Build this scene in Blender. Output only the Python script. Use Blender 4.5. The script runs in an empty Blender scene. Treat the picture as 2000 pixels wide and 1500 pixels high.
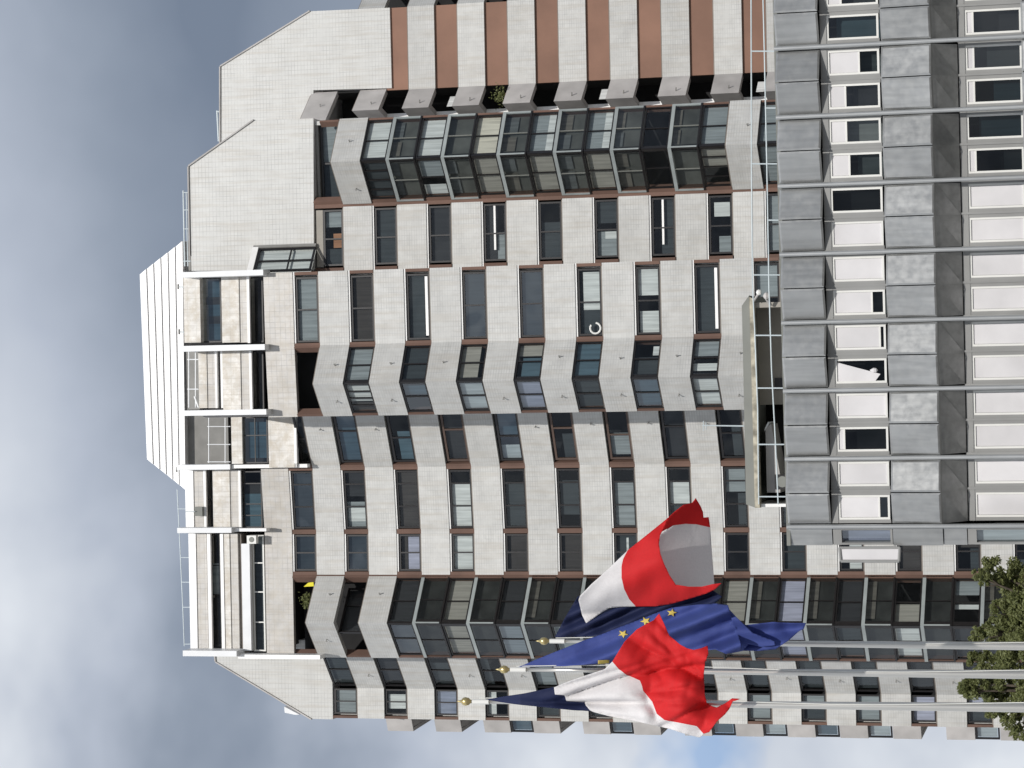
import bpy, math, random
from mathutils import Vector, Matrix, noise
R = math.radians
random.seed(7)
SC = bpy.context.scene
COL = SC.collection

# ---------------------------------------------------------------- camera model
FPX, PITCH, ROLL = 5000.0, math.atan(.255), .019
CAM = Vector((0, 0, 1.6))
FW = Vector((0, math.cos(PITCH), math.sin(PITCH)))
UP = Vector((0, -math.sin(PITCH), math.cos(PITCH)))
RT = Vector((1, 0, 0))
cR, sR = math.cos(ROLL), math.sin(ROLL)
EX = -cR * UP - sR * RT
EY = sR * UP - cR * RT

def at(x, y, Y):
    """world point on the vertical plane Y = const seen at photo position (x, y)"""
    px, py = (x - 1000) / FPX, (y - 750) / FPX
    d = FW + px * EX + py * EY
    return CAM + d * (Y / d.y)

cam = bpy.data.cameras.new('camera')
co = bpy.data.objects.new('camera', cam)
COL.objects.link(co)
cam.sensor_fit = 'HORIZONTAL'
cam.sensor_width = 36
cam.lens = FPX / 2000 * 36
cam.clip_end = 3000
m = Matrix.Identity(4)
for i, v in enumerate((EX, -EY, -FW)):
    for j in range(3):
        m[j][i] = v[j]
m.translation = CAM
co.matrix_world = m
SC.camera = co

# ---------------------------------------------------------------- materials
def mat(name):
    M = bpy.data.materials.new(name)
    M.use_nodes = True
    nt = M.node_tree
    return M, nt, nt.nodes['Principled BSDF']

def L(nt, a, b):
    nt.links.new(a, b)

def N(nt, t, **k):
    n = nt.nodes.new(t)
    for a, v in k.items():
        if a in n.inputs.keys():
            n.inputs[a].default_value = v
        else:
            setattr(n, a, v)
    return n

def mixc(nt, fac, a, b, mode='MIX'):
    n = nt.nodes.new('ShaderNodeMix')
    n.data_type = 'RGBA'
    n.blend_type = mode
    for s, v in ((0, fac), (6, a), (7, b)):
        if hasattr(v, 'is_linked') or hasattr(v, 'links'):
            L(nt, v, n.inputs[s])
        else:
            n.inputs[s].default_value = v if s == 0 else (tuple(v) + (1,) if len(v) == 3 else v)
    return n.outputs[2]

def ramp(nt, src, stops):
    n = nt.nodes.new('ShaderNodeValToRGB')
    e = n.color_ramp.elements
    while len(e) < len(stops):
        e.new(.5)
    for i, (p, c) in enumerate(stops):
        e[i].position = p
        e[i].color = (c, c, c, 1) if not isinstance(c, (tuple, list)) else tuple(c) + (1,)
    L(nt, src, n.inputs[0])
    return n.outputs[0]

def plain(name, col, rough=.6, metal=0, var=.12, scale=1.5, spec=.5):
    M, nt, b = mat(name)
    tc = N(nt, 'ShaderNodeTexCoord')
    nz = N(nt, 'ShaderNodeTexNoise', Scale=scale, Detail=5)
    L(nt, tc.outputs['Object'], nz.inputs['Vector'])
    f = ramp(nt, nz.outputs[0], [(.3, 1 - var), (.7, 1 + var * .5)])
    c = mixc(nt, 1, col, f, 'MULTIPLY')
    oi = N(nt, 'ShaderNodeObjectInfo')
    c = mixc(nt, 1, c, ramp(nt, oi.outputs['Random'], [(0, 1 - var * .6), (1, 1 + var * .3)]), 'MULTIPLY')
    L(nt, c, b.inputs['Base Color'])
    b.inputs['Roughness'].default_value = rough
    b.inputs['Metallic'].default_value = metal
    b.inputs['Specular IOR Level'].default_value = spec
    return M

def tile(name, base, grout, w=.25, h=.13, dirt=.25, dirtcol=(.40, .36, .30), sq=1.0, offset=.0, stains=.0, rowtone=.10):
    M, nt, b = mat(name)
    uv = N(nt, 'ShaderNodeUVMap')
    br = N(nt, 'ShaderNodeTexBrick', Scale=1.0)
    br.offset = offset
    br.inputs['Brick Width'].default_value = w
    br.inputs['Row Height'].default_value = h
    br.inputs['Mortar Size'].default_value = .011
    br.inputs['Mortar Smooth'].default_value = .2
    br.inputs['Bias'].default_value = 0
    br.inputs['Color1'].default_value = tuple(base) + (1,)
    br.inputs['Color2'].default_value = tuple(c * (1 - rowtone) for c in base) + (1,)
    br.inputs['Mortar'].default_value = tuple(grout) + (1,)
    L(nt, uv.outputs[0], br.inputs['Vector'])
    n1 = N(nt, 'ShaderNodeTexNoise', Scale=.9, Detail=6, Roughness=.65)
    L(nt, uv.outputs[0], n1.inputs['Vector'])
    nj = N(nt, 'ShaderNodeTexNoise', Scale=.8, Detail=5, Roughness=.7)
    L(nt, uv.outputs[0], nj.inputs['Vector'])
    c0 = mixc(nt, ramp(nt, nj.outputs[0], [(.38, .12), (.62, 1)]), tuple(q * .965 for q in base), br.outputs[0])
    c = mixc(nt, 1, c0, ramp(nt, n1.outputs[0], [(.3, 1 - dirt), (.62, 1.0)]), 'MULTIPLY')
    # vertical runs of dirt
    mp = N(nt, 'ShaderNodeMapping')
    mp.inputs['Scale'].default_value = (3.2, .25, 1)
    L(nt, uv.outputs[0], mp.inputs[0])
    n2 = N(nt, 'ShaderNodeTexNoise', Scale=1.3, Detail=4)
    L(nt, mp.outputs[0], n2.inputs['Vector'])
    c = mixc(nt, ramp(nt, n2.outputs[0], [(.47, 0), (.72, .42)]), c, dirtcol)
    oi = N(nt, 'ShaderNodeObjectInfo')
    c = mixc(nt, 1, c, ramp(nt, oi.outputs['Random'], [(0, .91), (1, 1.04)]), 'MULTIPLY')
    if stains:
        n3 = N(nt, 'ShaderNodeTexNoise', Scale=1.9, Detail=8, Roughness=.72)
        L(nt, uv.outputs[0], n3.inputs['Vector'])
        c = mixc(nt, ramp(nt, n3.outputs[0], [(.43, 0), (.60, stains)]), c, (.45, .39, .30))
    L(nt, c, b.inputs['Base Color'])
    b.inputs['Roughness'].default_value = .45
    bp = N(nt, 'ShaderNodeBump', Strength=.25, Distance=.01)
    L(nt, br.outputs['Fac'], bp.inputs['Height'])
    bp.invert = True
    L(nt, bp.outputs[0], b.inputs['Normal'])
    return M

def glass(name, tint, refl, rough=.02):
    M = bpy.data.materials.new(name)
    M.use_nodes = True
    nt = M.node_tree
    nt.nodes.remove(nt.nodes['Principled BSDF'])
    out = nt.nodes['Material Output']
    tr = N(nt, 'ShaderNodeBsdfTransparent')
    tr.inputs[0].default_value = tuple(tint) + (1,)
    gl = N(nt, 'ShaderNodeBsdfGlossy', Roughness=rough)
    gl.inputs[0].default_value = (.9, .95, 1, 1)
    tc = N(nt, 'ShaderNodeTexCoord')
    nz = N(nt, 'ShaderNodeTexNoise', Scale=.6, Detail=1)
    L(nt, tc.outputs['Object'], nz.inputs['Vector'])
    bp = N(nt, 'ShaderNodeBump', Strength=.12, Distance=.15)
    L(nt, nz.outputs[0], bp.inputs['Height'])
    L(nt, bp.outputs[0], gl.inputs['Normal'])
    fr = N(nt, 'ShaderNodeLayerWeight', Blend=.5)
    pw = N(nt, 'ShaderNodeMath', operation='POWER')
    L(nt, fr.outputs['Facing'], pw.inputs[0])
    pw.inputs[1].default_value = 4
    ad = N(nt, 'ShaderNodeMath', operation='MULTIPLY_ADD')
    ad.use_clamp = True
    L(nt, pw.outputs[0], ad.inputs[0])
    ad.inputs[1].default_value = .8
    ad.inputs[2].default_value = refl
    mx = N(nt, 'ShaderNodeMixShader')
    L(nt, ad.outputs[0], mx.inputs[0])
    L(nt, tr.outputs[0], mx.inputs[1])
    L(nt, gl.outputs[0], mx.inputs[2])
    L(nt, mx.outputs[0], out.inputs[0])
    return M

def cloth(name, col, fold=7.0, depth=.35):
    M, nt, b = mat(name)
    uv = N(nt, 'ShaderNodeUVMap')
    nz = N(nt, 'ShaderNodeTexNoise', Scale=1.0, Detail=3)
    mp = N(nt, 'ShaderNodeMapping')
    mp.inputs['Scale'].default_value = (fold, .35, 1)
    L(nt, uv.outputs[0], mp.inputs[0])
    L(nt, mp.outputs[0], nz.inputs['Vector'])
    L(nt, mixc(nt, 1, col, ramp(nt, nz.outputs[0], [(.3, 1 - depth), (.65, 1.0)]), 'MULTIPLY'), b.inputs['Base Color'])  # shade of the curtain folds is put into the colour as streaks
    b.inputs['Roughness'].default_value = .9
    return M

def metal_panel(name, col):
    M, nt, b = mat(name)
    tc = N(nt, 'ShaderNodeTexCoord')
    nz = N(nt, 'ShaderNodeTexNoise', Scale=.9, Detail=2, Roughness=.45, Distortion=.3)
    L(nt, tc.outputs['Object'], nz.inputs['Vector'])
    n2 = N(nt, 'ShaderNodeTexNoise', Scale=6, Detail=6)
    L(nt, tc.outputs['Object'], n2.inputs['Vector'])
    c = mixc(nt, 1, col, ramp(nt, nz.outputs[0], [(.32, .91), (.7, 1.06)]), 'MULTIPLY')
    c = mixc(nt, 1, c, ramp(nt, n2.outputs[0], [(.3, .96), (.7, 1.02)]), 'MULTIPLY')
    mp = N(nt, 'ShaderNodeMapping')
    mp.inputs['Scale'].default_value = (5, 5, .35)
    L(nt, tc.outputs['Object'], mp.inputs[0])
    n3 = N(nt, 'ShaderNodeTexNoise', Scale=1.6, Detail=4)
    L(nt, mp.outputs[0], n3.inputs['Vector'])
    c = mixc(nt, 1, c, ramp(nt, n3.outputs[0], [(.35, .88), (.6, 1.03)]), 'MULTIPLY')
    oi = N(nt, 'ShaderNodeObjectInfo')
    c = mixc(nt, 1, c, ramp(nt, oi.outputs['Random'], [(0, .88), (1, 1.06)]), 'MULTIPLY')
    L(nt, c, b.inputs['Base Color'])
    L(nt, ramp(nt, n2.outputs[0], [(.3, .30), (.7, .44)]), b.inputs['Roughness'])
    b.inputs['Metallic'].default_value = .6
    bp = N(nt, 'ShaderNodeBump', Strength=.06, Distance=.1)
    L(nt, nz.outputs[0], bp.inputs['Height'])
    L(nt, bp.outputs[0], b.inputs['Normal'])
    return M

MT = {}
MT['tile'] = tile('white_tile', (.575, .573, .552), (.40, .40, .39), dirt=.17, rowtone=.09)
MT['gable'] = tile('gable_tile', (.565, .565, .545), (.36, .36, .35), w=.255, h=.19, dirt=.10, offset=.0, rowtone=.05)
MT['stain'] = tile('stained_tile', (.78, .755, .71), (.48, .455, .41), w=.27, h=.45, dirt=.3, stains=.6)
MT['bigtile'] = tile('coping_tile', (.60, .58, .55), (.34, .33, .32), w=.27, h=.27, dirt=.22, stains=.3)
MT['conc'] = plain('concrete_panel', (.46, .44, .425), .8, var=.2, scale=.8)
MT['whitemetal'] = plain('white_painted_steel', (.74, .75, .76), .4, var=.06)
MT['cladding'] = plain('white_sheet_cladding', (.88, .87, .86), .45, var=.07, scale=.7)
MT['terra'] = plain('terracotta_panel', (.25, .135, .092), .75, var=.18, scale=.5)
MT['terrapost'] = plain('dark_terracotta', (.155, .09, .067), .8, var=.25, scale=.6)  # darker terracotta for the corner posts
MT['frame'] = plain('dark_brown_frame', (.013, .011, .011), .35, var=.2)
MT['brownframe'] = plain('brown_frame', (.10, .065, .05), .5, var=.2)
MT['sill'] = plain('grey_brown_sill', (.20, .175, .15), .6, var=.2)
MT['lintel'] = plain('white_lintel', (.88, .87, .85), .5, var=.08)
MT['greyframe'] = plain('grey_green_balcony_frame', (.32, .35, .345), .5, var=.15)
MT['room'] = plain('dark_room', (.018, .018, .019), .9, var=.3)  # unlit interiors: indoor shade is put into the near-black colour
MT['greywall'] = plain('grey_render', (.27, .265, .25), .85, var=.15)
MT['roof'] = plain('roof_membrane', (.22, .22, .21), .9)
MT['glass'] = glass('window_glass', (.80, .83, .83), .035)
MT['glassd'] = glass('sky_reflecting_glass', (.62, .67, .69), .12)
MT['smoke'] = glass('smoked_balcony_glass', (.50, .515, .51), .05, .05)
MT['greyglass'] = glass('grey_office_glass', (.55, .57, .55), .06)
MT['officeglass'] = glass('office_glass', (.30, .33, .33), .03)
for nm, c in dict(white=(.78, .79, .77), grey=(.34, .37, .38), cream=(.80, .74, .62), slate=(.050, .060, .066),  # slate: sky reflection of bare glass put into a sheet's colour
                  dark=(.035, .036, .04), lilac=(.50, .50, .62), brown=(.06, .052, .048), beige=(.40, .375, .33),  # dark: unlit room behind bare glass, put into a sheet's colour
                  orange=(.45, .22, .12), teal=(.09, .15, .19)).items():
    MT['c_' + nm] = cloth('curtain_' + nm, c)
MT['blind'] = plain('white_roller_blind', (.66, .645, .65), .8, var=.14, scale=.8)
MT['panel'] = metal_panel('grey_metal_panel', (.40, .405, .40))
MT['pipe'] = plain('brushed_steel_tube', (.42, .43, .43), .38, metal=.5, var=.1)
MT['offframe'] = plain('grey_office_frame', (.27, .27, .262), .5, var=.1)
MT['whiteframe'] = plain('cream_office_frame', (.74, .735, .70), .45, var=.05)
MT['rail'] = plain('galvanised_rail', (.52, .58, .60), .45, var=.1)
MT['lichen'] = plain('lichened_edge', (.62, .57, .45), .9, var=.55, scale=5)
MT['hoodmetal'] = plain('grey_green_roof_metal', (.20, .205, .185), .6, var=.12)
MT['beigewall'] = plain('beige_render', (.36, .335, .295), .85, var=.1)
MT['polemetal'] = plain('satin_flagpole_aluminium', (.64, .62, .575), .30, metal=.85, var=.05)
MT['gold'] = plain('gilded_finial', (.62, .50, .24), .3, metal=.8, var=.1)
MT['rope'] = plain('white_halyard', (.7, .7, .66), .8)
def fabric(name, col, tr=.35):
    M, nt, b = mat(name)
    tc = N(nt, 'ShaderNodeTexCoord')
    nz = N(nt, 'ShaderNodeTexNoise', Scale=3.0, Detail=3, Distortion=.5)
    L(nt, tc.outputs['Object'], nz.inputs['Vector'])
    n2 = N(nt, 'ShaderNodeTexNoise', Scale=40, Detail=3)
    L(nt, tc.outputs['Object'], n2.inputs['Vector'])
    L(nt, mixc(nt, 1, col, ramp(nt, n2.outputs[0], [(.3, .93), (.7, 1.03)]), 'MULTIPLY'), b.inputs['Base Color'])
    b.inputs['Roughness'].default_value = .75
    bp = N(nt, 'ShaderNodeBump', Strength=.22, Distance=.05)
    L(nt, nz.outputs[0], bp.inputs['Height'])
    L(nt, bp.outputs[0], b.inputs['Normal'])
    t = N(nt, 'ShaderNodeBsdfTranslucent')
    t.inputs[0].default_value = tuple(col) + (1,)
    mx = N(nt, 'ShaderNodeMixShader')
    mx.inputs[0].default_value = tr
    out = nt.nodes['Material Output']
    L(nt, b.outputs[0], mx.inputs[1])
    L(nt, t.outputs[0], mx.inputs[2])
    L(nt, mx.outputs[0], out.inputs[0])
    return M
MT['f_white'] = fabric('white_flag_cloth', (.88, .86, .86))
MT['f_red'] = fabric('red_flag_cloth', (.74, .02, .024))
MT['f_navy'] = fabric('navy_flag_cloth', (.013, .022, .085))
MT['f_blue'] = fabric('blue_flag_cloth', (.065, .098, .35))
MT['f_gold'] = fabric('yellow_star_cloth', (.83, .66, .16))
MT['lining'] = plain('grey_tone_sheet', (.27, .28, .26), .8, var=.35, scale=1.2)  # sheet added behind smoked glass; its tone carries the painted reflection
MT['tone_sheet_dark'] = plain('dark_tone_sheet', (.10, .106, .10), .8, var=.5, scale=1.2)  # same added sheet, toned darker for the left bay
MT['leaf'] = None

# ---------------------------------------------------------------- mesh builder
class MB:
    def __init__(s):
        s.v, s.f, s.uv, s.mi, s.mats, s.smooth = [], [], [], [], [], False
    def slot(s, m):
        if m not in s.mats:
            s.mats.append(m)
        return s.mats.index(m)
    def poly(s, pts, m, uvs=None):
        i = len(s.v)
        s.v += [tuple(p) for p in pts]
        s.f.append(tuple(range(i, i + len(pts))))
        if uvs is None:
            uvs = autouv(pts)
        s.uv.append(uvs)
        s.mi.append(s.slot(m))
    def hexa(s, a, b, m, skip=()):
        """two quads a (front) and b (back), matching vertex order"""
        s.poly(a, m)
        s.poly(b[::-1], m)
        for i in range(4):
            j = (i + 1) % 4
            s.poly([a[j], a[i], b[i], b[j]], m)
    def box(s, x0, x1, y0, y1, z0, z1, m):
        a = [Vector(p) for p in ((x0, y0, z0), (x1, y0, z0), (x1, y0, z1), (x0, y0, z1))]
        b = [Vector((p.x, y1, p.z)) for p in a]
        s.hexa(a, b, m)
    def prism(s, pts, d, m, mside=None):
        """polygon pts extruded by vector d (pts seen from the front)"""
        q = [Vector(p) + d for p in pts]
        s.poly(pts, m)
        s.poly(q[::-1], m)
        n = len(pts)
        for i in range(n):
            j = (i + 1) % n
            s.poly([pts[j], pts[i], q[i], q[j]], mside or m)
    def tube(s, a, b, r0, r1, m, n=10, cap=True):
        a, b = Vector(a), Vector(b)
        d = (b - a).normalized()
        u = d.orthogonal().normalized()
        w = d.cross(u)
        i = len(s.v)
        k = s.slot(m)
        for t in range(n):
            an = 2 * math.pi * t / n
            o = u * math.cos(an) + w * math.sin(an)
            s.v += [tuple(a + o * r0), tuple(b + o * r1)]
        for t in range(n):
            e = (t + 1) % n
            s.f.append((i + 2 * t, i + 2 * e, i + 2 * e + 1, i + 2 * t + 1))
            s.uv.append([(0, 0)] * 4)
            s.mi.append(k)
        if cap:
            s.f.append(tuple(i + 2 * t + 1 for t in range(n)))
            s.f.append(tuple(i + 2 * t for t in range(n))[::-1])
            s.uv += [[(0, 0)] * n] * 2
            s.mi += [k, k]
    def lathe(s, c, prof, m, n=16):
        """profile of (radius, z) round a vertical axis through c"""
        i = len(s.v)
        k = s.slot(m)
        c = Vector(c)
        for r, z in prof:
            for t in range(n):
                an = 2 * math.pi * t / n
                s.v.append((c.x + r * math.cos(an), c.y + r * math.sin(an), c.z + z))
        for p in range(len(prof) - 1):
            for t in range(n):
                e = (t + 1) % n
                s.f.append((i + p * n + t, i + p * n + e, i + (p + 1) * n + e, i + (p + 1) * n + t))
                s.uv.append([(0, 0)] * 4)
                s.mi.append(k)
    def build(s, name, parent=None, label=None, smooth=False, loc=None):
        me = bpy.data.meshes.new(name)
        o = bpy.data.objects.new(name, me)
        base = Vector((0, 0, 0))
        if parent is not None:
            r = parent
            while r.parent:
                r = r.parent
            base = r.location.copy()
        elif loc is not None:
            base = Vector(loc)
        me.from_pydata([(x - base.x, y - base.y, z - base.z) for x, y, z in s.v], [], s.f)
        for m_ in s.mats:
            me.materials.append(m_ if not isinstance(m_, str) else MT[m_])
        me.polygons.foreach_set('material_index', s.mi)
        uvl = me.uv_layers.new(name='UVMap')
        flat = []
        for u in s.uv:
            for a in u:
                flat += [a[0], a[1]]
        uvl.data.foreach_set('uv', flat)
        if smooth:
            me.polygons.foreach_set('use_smooth', [True] * len(me.polygons))
        me.update()
        COL.objects.link(o)
        if parent is not None:
            o.parent = parent
        elif loc is not None:
            o.location = base
        if label:
            o['label'] = label
        return o

def autouv(pts):
    p0 = Vector(pts[0])
    n = Vector((0, 0, 0))
    for i in range(1, len(pts) - 1):
        n += (Vector(pts[i]) - p0).cross(Vector(pts[i + 1]) - p0)
    if n.length < 1e-9:
        return [(0, 0)] * len(pts)
    n.normalize()
    if abs(n.z) > .8:
        return [(p[0], p[1]) for p in pts]
    u = Vector((-n.y, n.x, 0)).normalized()
    return [(u.x * p[0] + u.y * p[1], p[2]) for p in pts]

def tag(o, label, cat, group=None):
    o['label'] = label
    o['category'] = cat
    if group:
        o['group'] = group
    return o

def empty(name, loc, label, cat, group=None):
    o = bpy.data.objects.new(name, None)
    o.location = loc
    o.empty_display_size = .5
    COL.objects.link(o)
    return tag(o, label, cat, group)

def struct(o):
    o['kind'] = 'structure'
    return o

# ---------------------------------------------------------------- the tower: levels
def Zat(x, y, Y):
    return at(x, y, Y).z
U0, U7 = Zat(621, 520, 120), Zat(1406, 520, 120)
H = (U0 - U7) / 7
BAND = sum(Zat(u, 520, 120) - Zat(l, 520, 120) for u, l in ((621, 677), (839, 899), (1063, 1123), (1290, 1351))) / 4
def U(k):
    return U0 - k * H
def Lo(k):
    return U0 - k * H - BAND
print('floor height %.3f band %.3f top %.2f' % (H, BAND, U0))

def E(x, y, Y):
    p = at(x, y, Y)
    return Vector((p.x, p.y))

tw = empty('apartment_tower', (0, 128, 0),
           'tall white tiled apartment tower with angular bays, dark windows and brown columns', 'building')

def offset_line(pts, d):
    """polyline running right to left, moved outwards (towards the camera) by d with mitred corners"""
    out = []
    for i, p in enumerate(pts):
        ns = []
        for a, b in ((i - 1, i), (i, i + 1)):
            if a >= 0 and b < len(pts):
                t = (pts[b] - pts[a]).normalized()
                ns.append(Vector((-t.y, t.x)) if False else Vector((t.y, -t.x)))
        ns = [n if n.y < 0 or abs(n.y) < .3 else -n for n in ns]
        if len(ns) == 1:
            out.append(p + ns[0] * d)
        else:
            mdl = (ns[0] + ns[1]).normalized()
            out.append(p + mdl * (d / max(.35, mdl.dot(ns[0]))))
    return out

def outward(a, b):
    t = (b - a).normalized()
    n = Vector((-t.y, t.x))
    # polyline goes from +X to -X, the camera side is on the left-hand side
    return n if n.y < 0 else -n

def wrap(mb, pts, d0, d1, z0, z1, m):
    """band following polyline pts from depth d0 (outer) to d1 (inner), mitred"""
    def off(d):
        out = []
        for i, p in enumerate(pts):
            ns = []
            if i > 0: ns.append(NRM(pts[i - 1], p))
            if i < len(pts) - 1: ns.append(NRM(p, pts[i + 1]))
            if len(ns) == 1:
                out.append(p + ns[0] * d)
            else:
                md = (ns[0] + ns[1]).normalized()
                out.append(p + md * (d / max(.4, md.dot(ns[0]))))
        return out
    A, B = off(d0), off(d1)
    u = random.random() * 3
    for i in range(len(pts) - 1):
        a0, a1, b0, b1 = A[i], A[i + 1], B[i], B[i + 1]
        w = (a1 - a0).length
        v3 = lambda p, z: Vector((p.x, p.y, z))
        mb.poly([v3(a1, z0), v3(a0, z0), v3(a0, z1), v3(a1, z1)], m, [(u + w, z0), (u, z0), (u, z1), (u + w, z1)])
        mb.poly([v3(b0, z0), v3(b1, z0), v3(b1, z1), v3(b0, z1)], m)
        mb.poly([v3(a0, z1), v3(b0, z1), v3(b1, z1), v3(a1, z1)], m)
        mb.poly([v3(a1, z0), v3(b1, z0), v3(b0, z0), v3(a0, z0)], m)
        u += w
    for a, b, fl in ((A[0], B[0], 0), (A[-1], B[-1], 1)):
        q = [v3(a, z0), v3(b, z0), v3(b, z1), v3(a, z1)]
        mb.poly(q[::-1] if fl else q, m)

def NRM(a, b):
    t = (b - a).normalized()
    # right-to-left travel (t.x<0): the outside (towards -Y) is at t rotated by +90 degrees
    return Vector((-t.y, t.x))

class Facet:
    def __init__(s, a, b):
        s.a, s.b = a, b
        s.t = (b - a).normalized()
        s.n = NRM(a, b)
        s.len = (b - a).length
    def P(s, u, z, d=0):
        p = s.a + s.t * u + s.n * d
        return Vector((p.x, p.y, z))
    def box(s, mb, u0, u1, z0, z1, d0, d1, m):
        f = [s.P(u1, z0, d0), s.P(u0, z0, d0), s.P(u0, z1, d0), s.P(u1, z1, d0)]
        g = [s.P(u1, z0, d1), s.P(u0, z0, d1), s.P(u0, z1, d1), s.P(u1, z1, d1)]
        mb.hexa(f, g, m)
    def quad(s, mb, u0, u1, z0, z1, d, m):
        uo = random.random() * 5
        mb.poly([s.P(u1, z0, d), s.P(u0, z0, d), s.P(u0, z1, d), s.P(u1, z1, d)], m,
                [(uo + u1, z0), (uo + u0, z0), (uo + u0, z1), (uo + u1, z1)])

def window(fac, u0, u1, z0, z1, parent, name='window', mull=(.5,), curtains=(), fm='frame', d=-.12, w=.075, glassm='glass', trans=None, dep=.08):
    """framed window in a facade facet; curtains, or sheets painted with glass tone = list of (material, fu0, fu1, fv0, fv1), v from the bottom"""
    mb = MB()
    fac.box(mb, u0, u0 + w, z0, z1, d, d - dep, fm)
    fac.box(mb, u1 - w, u1, z0, z1, d, d - dep, fm)
    fac.box(mb, u0 + w, u1 - w, z0, z0 + w, d, d - dep, fm)
    fac.box(mb, u0 + w, u1 - w, z1 - w * 1.2, z1, d, d - dep, fm)
    W = u1 - u0
    for q in mull:
        c = u0 + W * q
        fac.box(mb, c - w * .4, c + w * .4, z0 + w, z1 - w * 1.2, d - .005, d - dep + .005, fm)
    if trans:
        zt = z0 + (z1 - z0) * trans
        fac.box(mb, u0 + w, u1 - w, zt - w * .35, zt + w * .35, d - .008, d - dep + .008, fm)
    o = mb.build(name, parent)
    g = MB()
    fac.quad(g, u0 + w, u1 - w, z0 + w, z1 - w, d - .05, glassm)
    g.build('pane', o)
    if curtains:
        c = MB()
        for i, (cm, a, b, v0, v1) in enumerate(curtains):
            fac.quad(c, u0 + .04 + (W - .08) * a, u0 + .04 + (W - .08) * b, z0 + .03 + (z1 - z0 - .06) * v0, z0 + .03 + (z1 - z0 - .06) * v1, d - .2 - .012 * i, 'c_' + cm)
        c.build('curtain', o)
    return o

def rnd_curtains(kinds):
    r = random.random()
    k = random.choice(kinds)
    if r < .25:
        return [(k, 0, 1, 0, 1)]
    if r < .45:
        a = random.uniform(.35, .6)
        return [(k, 0, a, 0, 1), ('slate', a + .03, 1, 0, random.uniform(.4, 1))]
    if r < .6:
        a = random.uniform(.3, .6)
        return [(k, a, 1, 0, 1), ('dark', 0, a, 0, 1)]
    if r < .75:
        return [(k, 0, 1, random.uniform(.3, .6), 1)]
    if r < .9:
        a = random.uniform(.25, .45)
        return [(k, 0, a, 0, 1), (k, 1 - a, 1, 0, 1)]
    return []

def post(v0, v1, at_pt, z0, z1, m, half=.13, d0=-.06, d1=-.45, name='column', lab=None):
    """vertical post at the corner between two facets"""
    mb = MB()
    pts = []
    if v0 is not None: pts.append(at_pt + (v0 - at_pt).normalized() * half)
    pts.append(at_pt)
    if v1 is not None: pts.append(at_pt + (v1 - at_pt).normalized() * half)
    wrap(mb, pts, d0, d1, z0, z1, m)
    return mb.build(name, tw, lab)

# plan corners, right to left
W0, W1, W2, W3 = E(760, 15, 136.4), E(1007, 164.5, 136.4), E(995, 202, 134.9), E(1000, 226, 136.9)
WR = E(1000, -75, 139.6)
A0, A1, A2 = E(989, 217, 123.9), E(971, 303, 122.3), E(995, 387, 124.2)
A3 = E(996, 520, 124.2)
B0, B1, B2, B3 = E(1000, 518.5, 120), E(957, 666.5, 120.1), E(941, 743.5, 118.9), E(962, 808, 120.4)
C0, C1, C2, C3 = E(1015, 796, 125.4), E(1032, 909.5, 127.0), E(1041, 1037, 127.4), E(1043, 1122.5, 127.4)
D1, D2 = E(1022, 1218.5, 125.4), E(1044, 1287.5, 127.5)
G0, G1, G2 = E(1000, 1268, 131.4), E(1007, 1347.5, 133.9), E(1007, 1407.5, 133.9)
S0, S1 = E(1016, 1394, 138.8), E(1020, 1431.5, 139.4)
S2 = E(1020, 1431.5, 139.4) + Vector((.4, 9))
BT = .32

def spandrel(pts, k, m='tile', z0=None, z1=None, sill=True, lintel=True, name='spandrel', spouts=()):
    z0 = Lo(k) if z0 is None else z0
    z1 = U(k) if z1 is None else z1
    mb = MB()
    wrap(mb, pts, 0, -BT, z0, z1, m)
    if sill:
        wrap(mb, pts, -.06, -.5, z1 + .004, z1 + .065, 'sill')
    o = mb.build(name, tw)
    if lintel:
        lb = MB()
        wrap(lb, pts if lintel is True else lintel, -.05, -.42, z0 - .085, z0 - .004, 'lintel')
        lb.build('lintel', o)
    for fac, u in spouts:
        if random.random() < .25:
            continue
        u = u + random.uniform(-.12, .12)
        sp = MB()
        zc = z0 + (z1 - z0) * random.uniform(.34, .5)
        sp.tube(fac.P(u, zc, 0), fac.P(u, zc - .02, .16), .026, .026, 'greywall', 8)
        sp.tube(fac.P(u, zc + .03, .13), fac.P(u, zc - .08, .14), .024, .024, 'greywall', 8)
        sp.build('drain_spout', o)
    return o

fW = Facet(W0, W1)
fWo = Facet(W1, W2)
fA1, fA2, fA3 = Facet(A0, A1), Facet(A1, A2), Facet(A2, A3)
fB0, fB1, fB2 = Facet(B0, B1), Facet(B1, B2), Facet(B2, B3)
fC0, fC1, fC2 = Facet(C0, C1), Facet(C1, C2), Facet(C2, C3)
fD1, fD2 = Facet(C3, D1), Facet(D1, D2)
fG1, fG2 = Facet(G0, G1), Facet(G1, G2)
fS = Facet(S0, S1)

KR, KL = 9, 14     # storeys kept behind the office block and down to the ground on the left

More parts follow.
